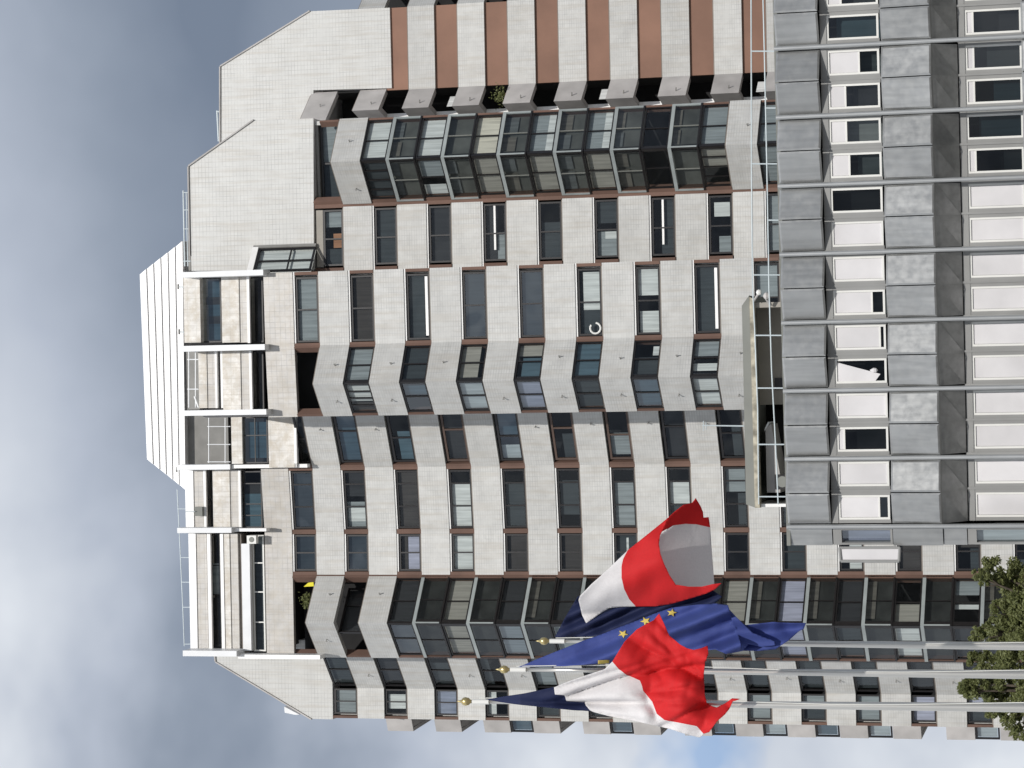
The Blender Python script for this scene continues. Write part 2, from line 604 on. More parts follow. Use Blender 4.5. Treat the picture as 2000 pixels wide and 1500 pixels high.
# ---- right wing with brown infill
for k in range(-2, KL):
    if k < 0:
        if k == -1:
            spandrel([WR, W0 + (WR - W0) * .01], k, 'tile', lintel=False)
        spandrel([W1 + (W1 - W2) * .08, W2, W3] if k == -1 else [W1 + (W1 - W2) * .08, W1 + (W2 - W1) * 1.55], k, 'conc', lintel=False, spouts=[(fWo, fWo.len * .75)])
    else:
        o = spandrel([WR, W0, W1], k, 'tile', lintel=False)
        mb = MB()
        wrap(mb, [W1, W2, W3], 0.0, -BT, Lo(k), U(k), 'conc')
        mb.tube(fWo.P(fWo.len * .75, Lo(k) + .6, 0), fWo.P(fWo.len * .75, Lo(k) + .55, .2), .035, .035, 'greywall', 8)
        mb.build('balcony_front', o, 'grey concrete balcony front')
for k in range(0, KL):
    mb = MB()
    wrap(mb, [W0, W1 + (W0 - W1).normalized() * .02], -.14, -.4, U(k) + .07, Lo(k - 1) - .004, 'terra')
    mb.build('infill_panel', tw)
    mb = MB()
    wrap(mb, [W3 + (W2 - W3) * .2, W3 + (W2 - W3) * .05], -.05, -.3, U(k) + .07, Lo(k - 1) - .004, 'lintel')
    if k % 3 == 1:
        mb2 = MB()
        fWo.quad(mb2, .15, fWo.len * .6, U(k) + .1, U(k) + .55, -.5, 'c_white')
        mb2.build('balcony_screen', tw)
    mb.build('balcony_post', tw)

# ---- block with the smoked-glass bay and the flat bay beside it
for k in range(0, KR):
    if k in (0, 7):
        spandrel([A0, A1, A2], k, 'tile', lintel=False, spouts=[(fA1, fA1.len * .55), (fA2, fA2.len * .6)])
    else:
        o = MB()
        fr = .11
        for fc in (fA1, fA2):
            fc.box(o, 0.03, fc.len - .03, U(k) - .17, U(k), -.02, -.12, 'greyframe')
            fc.box(o, 0.03, fc.len - .03, Lo(k), Lo(k) + .09, -.02, -.12, 'frame')
            fc.box(o, 0.03, .13, Lo(k) + .09, U(k) - .17, -.02, -.12, 'greyframe' if fc is fA1 else 'frame')
            fc.box(o, fc.len - .12, fc.len - .03, Lo(k) + .09, U(k) - .17, -.02, -.12, 'greyframe')
            fc.box(o, fc.len * .5 - .02, fc.len * .5 + .02, Lo(k) + .09, U(k) - .17, -.04, -.1, 'hoodmetal')
        g = o.build('glazed_balcony_front', tw)
        for fc in (fA1, fA2):
            pb = MB()
            fc.quad(pb, .1, fc.len - .1, Lo(k) + .05, U(k) - .1, -.08, 'smoke')
            pb.build('pane', g)
            lb = MB()
            fc.quad(lb, .08, fc.len - .08, Lo(k) + .05, U(k) - .08, -.36, 'lining')
            lb.build('lining', g)
            if random.random() < .75:
                cb = MB()
                q = random.uniform(.3, .55)
                fc.quad(cb, .2, fc.len * .47, U(k) - BAND * q, U(k) - .1, -.3, 'c_' + random.choice(['beige', 'grey', 'grey']))
                fc.quad(cb, fc.len * .52, fc.len - .2, U(k) - BAND * q, U(k) - .1, -.3, 'c_' + random.choice(['beige', 'grey']))
                cb.build('curtain', g)
    spandrel([A2 + (A3 - A2).normalized() * .12, A3], k, 'tile')
    # bay glazing over the balcony front
    zt = Lo(k - 1) if k > 0 else Zat(616, 400, 124.2)
    if k == 0:
        fA02 = Facet(A0, A2)
        window(fA02, .15, fA02.len - .2, U(k) - .1, zt - .12, tw, 'bay_window', (.52,), [('grey', .02, .5, 0, 1), ('slate', .54, 1, 0, 1)], d=-.75, w=.12)
        mb = MB()
        fA02.box(mb, .1, fA02.len - .15, zt - .12, zt + .02, -.55, -.9, 'greywall')
        mb.build('shutter_box', tw)
    else:
        wc = [('white', 0, 1, 0, 1)] if k in (1, 4, 5) else [('grey', 0, 1, .0, 1)]
        if k == 3: wc = [('cream', 0, 1, 0, 1)]
        if k == 2: wc = [('white', 0, 1, 0, 1)]
        if k in (4, 5): wc = [('white', 0, 1, 0, .35), ('grey', 0, 1, .35, 1)]
        if k == 6: wc = []
        window(fA1, .12, fA1.len - .04, U(k) + .02, zt - .02, tw, 'bay_window', (.5,), wc, d=-.08, w=.06)
        wc2 = {1: [('slate', 0, 1, 0, 1)], 2: [('grey', 0, .55, 0, 1), ('white', .75, 1, 0, 1)], 3: [('beige', 0, 1, 0, 1)], 4: [('beige', 0, 1, 0, 1)],
               5: [('beige', 0, 1, 0, 1)], 6: [], 7: [('beige', .1, .6, 0, 1)], 8: [('grey', 0, 1, 0, 1)]}[k]
        window(fA2, .04, fA2.len - .2, U(k) + .02, zt - .02, tw, 'bay_window', (.28, .52, .76) if k in (1, 7) else (.5,), wc2, d=-.08, w=.06)
    # flat bay window
    cs = {0: [('orange', .42, .68, 0, .55), ('grey', .02, .3, 0, 1), ('slate', .7, 1, 0, 1)], 1: [('slate', 0, 1, 0, 1)], 2: [('dark', 0, 1, 0, 1)],  # orange strip: a reflection in the glass painted as a sheet
          3: [('grey', .5, 1, 0, .42), ('dark', 0, 1, .4, 1)], 4: [('slate', .35, 1, 0, 1), ('grey', .52, .72, 0, 1)], 5: [('slate', 0, .4, 0, 1), ('white', .55, .68, 0, .6), ('grey', .55, 1, 0, 1)],
          6: [('slate', 0, 1, 0, .6)], 7: [('white', .1, .35, .1, .8), ('grey', .7, 1, 0, .6)], 8: [('grey', 0, 1, 0, 1)]}[k]
    zt2 = Lo(k - 1) - .1 if k > 0 else Zat(630, 460, 124.2)
    window(fA3, .25, fA3.len - .3, U(k) + .07, zt2, tw, 'window', (.52,), cs, w=.09)
    if k in (3, 6):
        mb = MB()
        fA3.box(mb, .3, fA3.len * .75, U(k) + .62, U(k) + .72, -.14, -.2, 'lintel')
        mb.build('awning_bar', tw)
    if k == 0:
        mb = MB()
        fA3.box(mb, .25, fA3.len - .25, zt2 + .002, Zat(617, 460, 124.2), -.1, -.4, 'beigewall')
        mb.build('shutter_box', tw)
ZB = 0
ZTA = Zat(612, 400, 124.2)
post(None, A1, A0, ZB, Zat(625, 222, 124), 'terrapost', .12)
post(A1, A3, A2, ZB, ZTA - .02, 'terrapost', .16)
post(A2, None, A3, ZB, ZTA - .02, 'terrapost', .2)
post(A0, A2, A1, ZB, U(0) + .0, 'frame', .07, -.1, -.3, 'bay_post')

# ---- middle block: flat bay + white bay
for k in range(-1, KR):
    if k == -1:
        spandrel([B0, B1, B3], k, 'bigtile', sill=False, lintel=[B0, B1])
    else:
        spandrel([B0, B1, B2, B3], k, 'tile', lintel=[B0, B1], spouts=[(fB1, fB1.len * .5), (fB2, fB2.len * .5)])
        zt = Lo(k - 1) - .09
        cs = {0: [('grey', 0, 1, 0, 1), ('white', .1, .9, .5, 1)], 1: [('brown', 0, 1, 0, 1)], 2: [('slate', 0, 1, .25, 1)], 3: [('slate', 0, 1, 0, 1)], 4: [('slate', 0, 1, 0, 1)],
              5: [('white', .04, .62, 0, .8), ('slate', .62, 1, 0, 1)], 6: [('white', .02, .42, 0, 1), ('white', .66, 1, 0, .9)], 7: [('slate', 0, 1, 0, 1)], 8: [('grey', 0, .5, 0, 1)]}[k]
        window(fB0, .26, fB0.len - .16, U(k) + .07, zt, tw, 'window', () if k in (2, 7) else (.5,), cs, w=.09, glassm='glassd' if k in (3, 4) else 'glass')
        if k in (2, 7):
            mb = MB()
            fB0.box(mb, .4, fB0.len - .35, U(k) + .12, U(k) + .3, -.13, -.2, 'lintel')
            mb.build('blind_rail', tw)
        if k == 0:
            continue
        b1 = {1: [('grey', 0, 1, 0, 1), ('white', .1, .9, .0, .55)], 2: [('slate', 0, 1, 0, 1)], 3: [('beige', 0, 1, .25, 1)], 4: [('beige', 0, .3, 0, 1), ('teal', .35, 1, 0, .8)], 5: [('teal', 0, 1, 0, 1)],
              6: [('white', .1, .35, 0, .3), ('slate', .4, 1, 0, 1)], 7: [('grey', 0, .4, 0, 1), ('white', .6, .8, 0, 1)], 8: [('grey', 0, 1, 0, 1)]}[k]
        window(fB1, .1, fB1.len - .04, U(k) + .02, Lo(k - 1), tw, 'bay_window', (.5,), b1, d=-.06, w=.08)
        b2 = {1: [('white', .05, .7, 0, 1), ('brown', .75, 1, 0, 1)], 2: [('teal', .2, .5, 0, 1)], 3: [('white', 0, 1, 0, 1)], 4: [('lilac', 0, 1, 0, 1)], 5: [('slate', 0, 1, 0, 1)], 6: [('teal', 0, 1, 0, 1)],
              7: [('white', 0, 1, 0, 1)], 8: [('grey', 0, 1, 0, 1)]}[k]
        window(fB2, .04, fB2.len - .14, U(k) + .02, Lo(k - 1), tw, 'bay_window', (.3, .52, .76) if k == 1 else (.5,), b2, d=-.06, w=.08,
               glassm='glassd' if k in (2, 3, 4, 6) else 'glass')
post(None, B1, B0, ZB, U(-1) - .3, 'terrapost', .15)
post(B0, B2, B1, ZB, Lo(-1), 'terrapost', .12, -.02)
post(B2, None, B3, ZB, Lo(-1), 'terrapost', .13, -.02)
post(B1, B3, B2, ZB, U(0) + .0, 'frame', .05, -.09, -.3, 'bay_post')

# ---- left block: recess, two flat bays
for k in range(-2, KL):
    if k == -2:
        spandrel([E(1015, 796, 126.15), E(1015, 908, 126.2)], k, 'stain', sill=False, z0=Zat(574, 860, 126.15), z1=Zat(524, 860, 126.15))
        spandrel([C1, C2, C3, E(1044, 1287.5, 127.4)], k, 'bigtile', sill=False, lintel=[C1, C2, C3])
        continue
    if k < KR:
        spandrel([C0, C1], k, 'tile', lintel=False, spouts=[(fC0, fC0.len * .3)])
    spandrel([C1, C2, C3], k, 'tile')
    zt = Lo(k - 1) - .09
    kinds = ['grey', 'slate', 'slate', 'white', 'brown']
    if k < KR:
        cs = {-1: [], 0: [('teal', 0, 1, 0, 1)], 1: [('teal', .4, 1, 0, .7)], 2: [('dark', 0, 1, 0, 1)], 3: [('teal', 0, .5, 0, 1), ('white', .72, 1, 0, 1)], 4: [('slate', .5, 1, 0, .6)], 5: [('grey', .5, .95, 0, 1)],
              6: [('dark', 0, 1, 0, 1)], 7: [('slate', .4, 1, 0, .5)], 8: []}[k]
        window(fC0, .3, fC0.len - .25, U(k) + .06, zt if k > -1 else Zat(577, 860, 126.15), tw, 'window', (.5,) if k % 2 else (.35,), cs, 'brownframe' if k in (2, 4, 5) else 'frame', w=.1, glassm='glassd' if k in (0, 3) else 'glass')
    cs = {-1: [('slate', 0, 1, 0, 1), ('orange', .0, .24, 0, 1)], 0: [('dark', 0, .45, 0, 1), ('white', .66, .9, 0, .9), ('grey', .55, 1, 0, 1)], 1: [('brown', 0, 1, 0, 1)], 2: [('white', .25, 1, 0, 1)], 3: [('slate', .22, 1, 0, 1)],
          4: [('slate', .2, .8, 0, 1)], 5: [('grey', .25, 1, 0, 1)], 6: [('white', .25, .65, 0, 1), ('slate', .66, 1, 0, 1)]}.get(k) or rnd_curtains(kinds)
    window(fC1, .2, fC1.len - .16, U(k) + .06, zt, tw, 'window', (.23, .62), cs, w=.09, glassm='glassd' if k in (-1,) else 'glass')
    cs = {-1: [('slate', 0, 1, 0, 1)], 0: [('slate', 0, 1, 0, 1)], 1: [('lilac', .05, 1, 0, .62), ('brown', 0, 1, .65, 1)], 2: [('white', 0, 1, 0, 1)], 3: [('brown', 0, 1, 0, 1)], 4: [('brown', 0, 1, 0, 1)],
          5: [('white', .1, .9, .4, .5), ('slate', 0, 1, 0, 1)], 8: [('slate', 0, 1, 0, 1)], 9: [('white', .1, 1, 0, .6)], 10: [('brown', 0, 1, 0, 1)]}.get(k) or rnd_curtains(kinds)
    window(fC2, .16, fC2.len - .2, U(k) + .06, zt, tw, 'window', (.5,), cs, w=.09, glassm='glassd' if k in (-1, 0) else 'glass')
post(C0, C2, C1, ZB, Zat(523, 905, 127), 'terrapost', .14, -.03)
post(C1, C3, C2, ZB, Lo(-2), 'terrapost', .12, -.03)
post(C2, D1, C3, ZB, Lo(-2), 'terrapost', .16, -.02)

# ---- left bay: two open balconies over smoked-glass ones
for k in range(-1, KL):
    if k <= 0:
        spandrel([C3 + (D1 - C3) * .03, D1, D2], k, 'tile', lintel=False, spouts=[(fD1, fD1.len * .45), (fD2, fD2.len * .5)])
        if k == 0:
            window(fD1, .2, fD1.len - .05, U(k) + .07, Lo(k - 1) - .02, tw, 'bay_window', (.4,), [('dark', 0, 1, 0, 1)], d=-.9, w=.08)
        continue
    o = MB()
    for fc in (fD1, fD2):
        fc.box(o, 0.03, fc.len - .03, U(k) - .17, U(k), -.02, -.12, 'greyframe')
        fc.box(o, 0.03, fc.len - .03, Lo(k), Lo(k) + .09, -.02, -.12, 'frame')
        fc.box(o, 0.03, .12, Lo(k) + .09, U(k) - .17, -.02, -.12, 'frame')
        fc.box(o, fc.len - .11, fc.len - .03, Lo(k) + .09, U(k) - .17, -.02, -.12, 'greyframe' if fc is fD1 else 'frame')
        fc.box(o, fc.len * .5 - .02, fc.len * .5 + .02, Lo(k) + .09, U(k) - .17, -.04, -.1, 'frame')
    g = o.build('glazed_balcony_front', tw)
    for fc in (fD1, fD2):
        pb = MB()
        fc.quad(pb, .1, fc.len - .1, Lo(k) + .05, U(k) - .1, -.08, 'smoke')
        pb.build('pane', g)
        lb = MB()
        fc.quad(lb, .08, fc.len - .08, Lo(k) + .05, U(k) - .08, -.36, 'tone_sheet_dark')
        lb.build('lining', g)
    if random.random() < .5:
        cb = MB()
        fD1.quad(cb, .2, fD1.len * .8, U(k) - BAND * .4, U(k) - .1, -.3, 'c_beige')
        cb.build('curtain', g)
    pair = {1: ([('dark', 0, 1, 0, 1)], [('slate', 0, 1, 0, 1)]), 2: ([('beige', 0, 1, 0, 1), ('white', .0, 1, 0, .2)], [('beige', 0, 1, 0, 1)]), 3: ([('dark', 0, 1, 0, 1)], [('grey', 0, 1, 0, 1)]), 4: ([('dark', 0, 1, 0, 1)], [('grey', 0, 1, 0, 1)]),
            7: ([('beige', 0, 1, 0, 1)], [('beige', 0, 1, 0, 1)]), 8: ([('lilac', 0, 1, 0, 1)], [('lilac', 0, 1, 0, 1)]), 9: ([('dark', 0, 1, 0, 1)], [('slate', 0, 1, 0, 1)]),
            10: ([('beige', .5, 1, 0, 1)], [('white', 0, 1, 0, 1)]), 11: ([('grey', .0, .3, 0, 1), ('white', .5, .6, 0, 1)], [('dark', 0, 1, 0, 1)])}
    c1, c2 = pair.get(k, (rnd_curtains(['grey', 'beige', 'dark']), rnd_curtains(['grey', 'slate'])))
    window(fD1, .16, fD1.len - .04, U(k) + .02, Lo(k - 1) - .01, tw, 'bay_window', (.5,), c1, d=-.08, w=.07)
    window(fD2, .04, fD2.len - .16, U(k) + .02, Lo(k - 1) - .01, tw, 'bay_window', (.5,), c2, d=-.08, w=.07, glassm='glassd' if k in (1, 3) else 'glass')
post(D1, None, D2, ZB, Lo(-2), 'terrapost', .12, -.03)
post(C3, D2, D1, ZB, U(1), 'frame', .05, -.1, -.3, 'bay_post')

# ---- far left wing and its end balconies
for k in range(-1, KL):
    spandrel([G0, G1, G2], k, 'tile', lintel=False, spouts=[(fG1, fG1.len * .65)])
    zt = Lo(k - 1) - .02 if k > -1 else Zat(651, 1350, 133.9)
    c1 = {-1: [('slate', 0, 1, 0, 1)], 0: [('dark', 0, 1, 0, 1)], 1: [('slate', .4, 1, 0, 1)]}.get(k) or rnd_curtains(['grey', 'slate', 'dark'])
    c2 = {-1: [('grey', 0, 1, 0, 1)], 0: [('white', .2, .8, 0, .9)], 1: [('lilac', 0, 1, 0, 1)]}.get(k) or rnd_curtains(['grey', 'white', 'lilac'])
    window(fG1, .35, fG1.len - .05, U(k) + .06, zt, tw, 'window', (.55,), c1, w=.09)
    window(fG2, .05, fG2.len - .22, U(k) + .06, zt, tw, 'window', (.5,), c2, w=.09, glassm='glassd' if k == 1 else 'glass')
    mb = MB()
    wrap(mb, [S0, S1, S2], 0, -.2, Lo(k), U(k), 'conc')
    mb.build('end_balcony_front', tw)
    if k in (2, 4, 6, 7, 8, 9, 11, 12):
        window(fS, fS.len * .3, fS.len - .02, U(k) + .03, Lo(k - 1) - .03, tw, 'balcony_screen', (), [('white' if k % 2 else 'teal', 0, 1, .1, 1)], d=-.05, w=.09, glassm='glassd')
post(G1, None, G2, ZB, Zat(640, 1400, 133.9), 'terrapost', .14, -.03)
mb = MB()
mb.tube((S2.x + .3, S2.y - 4, 0), (S2.x + .3, S2.y - 4, U(-1)), .1, .1, 'frame')
mb.build('balcony_column', tw)

# ---- structural bodies behind the facades
def body(mb, x0, x1, y0, y1, z0, z1, m):
    mb.box(min(x0, x1), max(x0, x1), y0, y1, z0, z1, m)
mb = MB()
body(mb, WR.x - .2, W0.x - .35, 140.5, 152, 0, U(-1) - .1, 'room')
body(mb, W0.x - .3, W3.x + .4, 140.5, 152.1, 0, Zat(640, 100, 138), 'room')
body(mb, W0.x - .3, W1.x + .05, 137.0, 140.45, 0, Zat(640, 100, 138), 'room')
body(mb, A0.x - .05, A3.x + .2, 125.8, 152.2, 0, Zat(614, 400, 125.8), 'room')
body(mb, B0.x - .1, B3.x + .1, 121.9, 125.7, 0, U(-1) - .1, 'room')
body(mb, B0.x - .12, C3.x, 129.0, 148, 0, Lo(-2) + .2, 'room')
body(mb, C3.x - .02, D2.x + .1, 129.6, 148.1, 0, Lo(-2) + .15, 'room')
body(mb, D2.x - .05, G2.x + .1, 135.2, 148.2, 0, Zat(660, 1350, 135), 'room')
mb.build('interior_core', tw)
mb = MB()
ZW = Zat(614, 300, 124.2)
def side(x, y0, y1, z1, m='tile', t=.2):
    mb.box(x - t / 2, x + t / 2, y0, y1, 0, z1, m)
side(A0.x - .12, A0.y + .5, 152.3, ZW)
side(B0.x - .1, B0.y + .46, A3.y - .05, U(-1) - .02)
side(B3.x + .14, B3.y + .46, C0.y + 3, Lo(-1) - .02)
mb.box(B3.x + .03, B3.x + .23, 120.75, 128.9, Lo(-1) - .018, Zat(400, 806, 121), 'conc')  # unseen wall, added to even out the shadow on the recess
side(D2.x + .1, D2.y + .46, 136, Lo(-2) - .02)
side(G2.x + .12, G2.y + .46, 148.3, Zat(640, 1400, 134))
mb.build('side_wall', tw)
# floor slabs of the end balconies
mb = MB()
for k in range(-1, KL):
    mb.box(S1.x + .25, G2.x, G2.y + 5.6, G2.y + 14, Lo(k) + .02, Lo(k) + .2, 'conc')
mb.build('balcony_slab', tw)

# ---- chamfered blank walls at the top of the three stepped blocks
def gable(px, Y, depth, lab):
    mb = MB()
    P = [at(x, y, Y) for x, y in px]
    mb.prism(P, Vector((0, depth, 0)), 'gable', 'cladding')
    o = mb.build('gable_wall', tw, lab)
    c = MB()
    n = len(P)
    return o, P
o, P = gable([(430, 130), (605, 22), (761, 15), (765, 172), (612, 176), (612, 300), (430, 300)][::-1], 136.42, 14, 'blank white tiled wall with one sloping shoulder')
def coping(o, pts, Y, depth, t=.07):
    mb = MB()
    for a, b in zip(pts, pts[1:]):
        A, B = at(*a, Y - .06), at(*b, Y - .06)
        d = (B - A).normalized()
        nn = Vector((-d.z, 0, d.x))
        if nn.z < 0: nn = -nn
        q = [A, B, B + nn * t, A + nn * t]
        if A.x > B.x: q = q[::-1]
        mb.prism(q, Vector((0, depth, 0)), 'conc')
    mb.build('coping', o)
coping(o, [(430, 300), (430, 130), (605, 22)], 136.4, 14)
o, P = gable([(368, 325), (495, 235), (612, 231), (613, 528), (374, 529)][::-1], 124.22, 20, 'blank white tiled wall stepping up to the roof')
coping(o, [(371, 500), (368, 325), (495, 235)], 124.2, 20)
o, P = gable([(420, 1250), (421, 1292), (608, 1404), (650, 1405), (648, 1250)][::-1], 133.92, 12, 'blank white tiled wall with its outer shoulder cut away')
coping(o, [(420, 1280), (421, 1292), (608, 1404)], 133.9, 12)

# generic boxes measured on a vertical plane
def pbox(mb, x0, x1, y0, y1, Y, depth, m):
    xm, ym = (x0 + x1) / 2, (y0 + y1) / 2
    xa, xb = at(xm, y1, Y).x, at(xm, y0, Y).x
    za, zb = at(x1, ym, Y).z, at(x0, ym, Y).z
    mb.box(xa, xb, Y, Y + depth, za, zb, m)
    return xa, xb, za, zb

def pwin(x0, x1, y0, y1, Y, name='penthouse_window', mull=(.5,), cs=(), fm='frame', w=.07, gm='glass', trans=None):
    xm, ym = (x0 + x1) / 2, (y0 + y1) / 2
    xa, xb = at(xm, y1, Y).x, at(xm, y0, Y).x
    za, zb = at(x1, ym, Y).z, at(x0, ym, Y).z
    f = Facet(Vector((xb, Y)), Vector((xa, Y)))
    return window(f, 0, xb - xa, za, zb, tw, name, mull, cs, fm, d=0, w=w, glassm=gm, trans=trans)

# ---- penthouse storeys
def strip(name, m, *boxes):
    mb = MB()
    for b in boxes:
        pbox(mb, *b, m)
    return mb.build(name, tw)
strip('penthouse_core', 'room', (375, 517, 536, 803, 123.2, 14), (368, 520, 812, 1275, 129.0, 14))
strip('stained_wall', 'stain', (359, 391, 540, 669, 120.5, 1.2))
strip('stained_wall', 'stain', (433, 467, 540, 669, 120.5, 1.2))
strip('coping_band', 'bigtile', (467, 483, 540, 669, 120.56, 1.1))
strip('white_rail', 'lintel', (482.5, 487.5, 540, 670, 120.45, .2))
pwin(391, 432.5, 541, 669, 120.9, mull=(.02,), cs=[('teal', .05, .3, .0, .7), ('brown', .3, .42, .1, .8), ('teal', .42, .6, 0, .7), ('brown', .6, .72, 0, .7), ('teal', .72, .97, 0, .7), ('white', .08, .14, .2, .6)], gm='glassd')  # teal and brown strips: mixed reflections painted behind the glass
pwin(487.5, 514, 541, 669, 121.0, mull=(), cs=[('brown', 0, 1, 0, .5)])
strip('parapet', 'stain', (388, 404, 685, 797, 120.5, .3))
strip('coping_band', 'bigtile', (404, 420, 685, 797, 120.55, .3))
strip('white_rail', 'lintel', (420, 424, 685, 797, 120.5, .2), (431, 435, 685, 797, 120.5, .2), (487, 492, 685, 800, 120.5, .2))
strip('stained_wall', 'stain', (435, 470, 685, 800, 120.5, 1.2))
strip('coping_band', 'bigtile', (470, 487, 685, 800, 120.56, 1.1))
pwin(492, 515, 685, 800, 121.0, mull=(), cs=[('brown', 0, 1, 0, .5)])
strip('terrace_wall', 'greywall', (365, 389, 684, 800, 122.6, .5))
strip('terrace_wall', 'greywall', (366, 446, 812, 908, 128.4, .5))
strip('parapet', 'stain', (452, 473, 813, 906, 126.1, .3))
pwin(473, 523, 814, 905, 126.3, mull=(.4,), cs=[('teal', .1, .9, 0, .8)], gm='glassd', trans=.5)
strip('white_rail', 'lintel', (574, 579, 812, 905, 126.0, .2))
strip('stained_wall', 'cladding', (362, 378, 918, 1032, 127.2, 1.2))
strip('coping_band', 'bigtile', (378, 397, 918, 1032, 127.26, 1.1))
strip('white_rail', 'lintel', (397.5, 402.5, 918, 1034, 127.15, .2), (466, 470.5, 918, 1034, 127.15, .2))
pwin(402.5, 416, 918, 1032, 127.6, mull=(.5,))
strip('stained_wall', 'stain', (416, 449, 918, 1032, 127.2, 1.2))
strip('coping_band', 'bigtile', (449, 466, 918, 1032, 127.26, 1.1))
pwin(470.5, 512, 920, 1031, 127.4, mull=(.22, .58, .78), cs=[('teal', .4, 1, 0, .9), ('dark', .2, .4, 0, 1)], gm='glass')
strip('stained_wall', 'cladding', (370, 384, 1042, 1271, 127.2, 1.2))
strip('coping_band', 'bigtile', (384, 405, 1042, 1271, 127.26, 1.1))
strip('white_rail', 'lintel', (406, 412.5, 1042, 1272, 127.15, .2), (431.5, 437.5, 1042, 1275, 127.15, .2))
pwin(412.5, 431.5, 1043, 1271, 127.6, mull=(.27, .52), cs=[('grey', .25, .52, 0, 1), ('dark', .55, 1, 0, 1)])
strip('stained_wall', 'stain', (437.5, 450, 1042, 1277, 127.2, 1.2))
strip('coping_band', 'bigtile', (450, 466, 1042, 1277, 127.26, 1.1))
strip('sunken_band', 'sill', (466, 473, 1042, 1278, 127.4, 1.0))
strip('shutter_box', 'whitemetal', (473, 489, 1062, 1271, 127.05, .5))
strip('terrace_wall', 'beigewall', (489, 494, 1045, 1271, 127.4, .5))
pwin(494, 517, 1045, 1272, 127.45, mull=(.24, .49, .75), cs=[('slate', 0, 1, 0, 1)], fm='whiteframe', w=.08)
# white steel fins
for x0, x1, y0, y1, Y, d in ((355, 514, 529, 540, 119.4, 1.0), (354, 517, 674, 685, 119.4, 1.0), (360, 520, 800.5, 811, 119.6, 1.0),
                          (345, 449, 907.5, 917.5, 126.2, .9), (346, 452, 1031, 1041, 126.2, .9), (357, 462, 1271, 1282, 126.0, 1.2)):
    strip('steel_fin', 'whitemetal', (x0, x1, y0, y1, Y, d))
strip('steel_fin', 'lintel', (453, 600, 907, 914, 126.4, .5))
strip('steel_fin', 'lintel', (454, 520, 1032, 1038, 126.6, .5))
strip('steel_fin', 'lintel', (465, 625, 1279, 1287, 126.4, .8))
# terrace rails inside the terrace bays
mb = MB()
for x in (408, 440):
    mb.tube(at(x, 816, 126.2), at(x, 904, 126.2), .03, .03, 'whitemetal')
for y in (833, 868, 902):
    mb.tube(at(405, y, 126.2), at(450, y, 126.2), .025, .025, 'whitemetal')
mb.build('terrace_railing', tw)
mb = MB()
for x in (369, 382):
    mb.tube(at(x, 686, 120.7), at(x, 796, 120.7), .03, .03, 'whitemetal')
for y in (702, 760):
    mb.tube(at(366, y, 120.7), at(388, y, 120.7), .03, .03, 'whitemetal')
mb.tube(at(380, 774, 120.7), at(388, 796, 120.7), .05, .05, 'whitemetal')
mb.build('terrace_railing', tw)
# roof rail
mb = MB()
pts = [(346, 956), (350, 1035), (353, 1100), (357, 1185), (360, 1262)]
for (a, b), (c, d) in zip(pts, pts[1:]):
    mb.tube(at(a, b, 128.5), at(c, d, 128.5), .025, .025, 'rail')
for x, y in ((347, 994), (352, 1089), (354, 1137), (357, 1186), (360, 1258), (349, 1037)):
    mb.tube(at(x, y, 128.5), at(x + 22, y, 128.5), .02, .02, 'rail')
mb.build('roof_railing', tw)
mb = MB()
mb.tube(at(358, 372, 124.6), at(361, 520, 124.6), .04, .04, 'rail')
mb.tube(at(364, 376, 124.9), at(367, 520, 124.9), .03, .03, 'rail')
for y in (376, 410, 447, 510):
    mb.tube(at(358, y, 124.6), at(372, y, 124.6), .03, .03, 'rail')
mb.build('roof_railing', tw)
mb = MB()
mb.tube(at(424, 216, 136.8), at(427, 276, 136.8), .05, .05, 'rail')
mb.tube(at(424, 218, 136.8), at(432, 218, 136.8), .05, .05, 'rail')
mb.tube(at(430, 216, 136.9), at(433, 276, 136.9), .03, .03, 'rail')
mb.build('roof_railing', tw)

# sheet-clad plant room: six overlapping boards
def crown(f, y):
    xt = 272 + .039 * (y - 536)
    return xt + (356 + .0125 * (y - 471) - xt) * f
mb = MB()
YT = 127.9
for i in range(6):
    fa, fb = i / 6, (i + 1) / 6 - (.008 if i < 5 else 0)
    q = [at(crown(f, y), y, YT) for f, y in ((fa, 536 - 65 * fa), (fb, 536 - 65 * fb), (fb, 897 + 60 * fb), (fa, 897 + 60 * fa))]
    for j in (0, 3): q[j] = q[j] + Vector((0, .07, 0))
    mb.prism(q[::-1], Vector((0, 8, 0)), 'cladding')
mb.build('plant_room', tw, 'bright white sheet-clad plant room with sloping ends')
strip('plant_room_base', 'greywall', (353, 372, 471, 529, 128.2, 6))
mb = MB()
for x0, y0 in ((348, 560), (350, 648), (345, 917)):
    mb.tube(at(x0, y0, 127.3), at(x0 + 13, y0 + 1, 127.3), .03, .03, 'rail')
    mb.tube(at(x0, y0 - 5, 127.3), at(x0, y0 + 5, 127.3), .05, .05, 'greywall')
mb.build('roof_lamp', tw)

# angled dormer window tucked beside the middle block
f = Facet(E(550, 482, 124.15), E(550, 528, 123.2))
zb, zt = Zat(612, 505, 123.7), Zat(500, 505, 123.7)
window(f, .05, f.len, zb, zt, tw, 'dormer_window', (.55,), [('white', 0, 1, 0, 1)], w=.1, d=-.02, trans=.42)
mb = MB()
f.box(mb, 0, f.len, zt + .003, zt + .32, .05, -.2, 'lintel')
f.box(mb, -.12, .04, zb, zt + .3, .04, -.2, 'greywall')
mb.build('dormer_surround', tw)
# roof cowl
mb = MB()
mb.prism([at(555, 1380, 137), at(556, 1392, 137), at(575, 1396, 137), at(585, 1396, 137)][::-1], Vector((0, 1.2, 0)), 'whitemetal')
mb.build('roof_cowl', tw)
mb = MB()
pbox(mb, 380, 395, 990, 1008, 126.9, .3, 'hoodmetal')
mb.tube(at(362, 999, 126.8), at(381, 999, 126.8), .02, .02, 'rail')
mb.build('roof_lamp', tw)

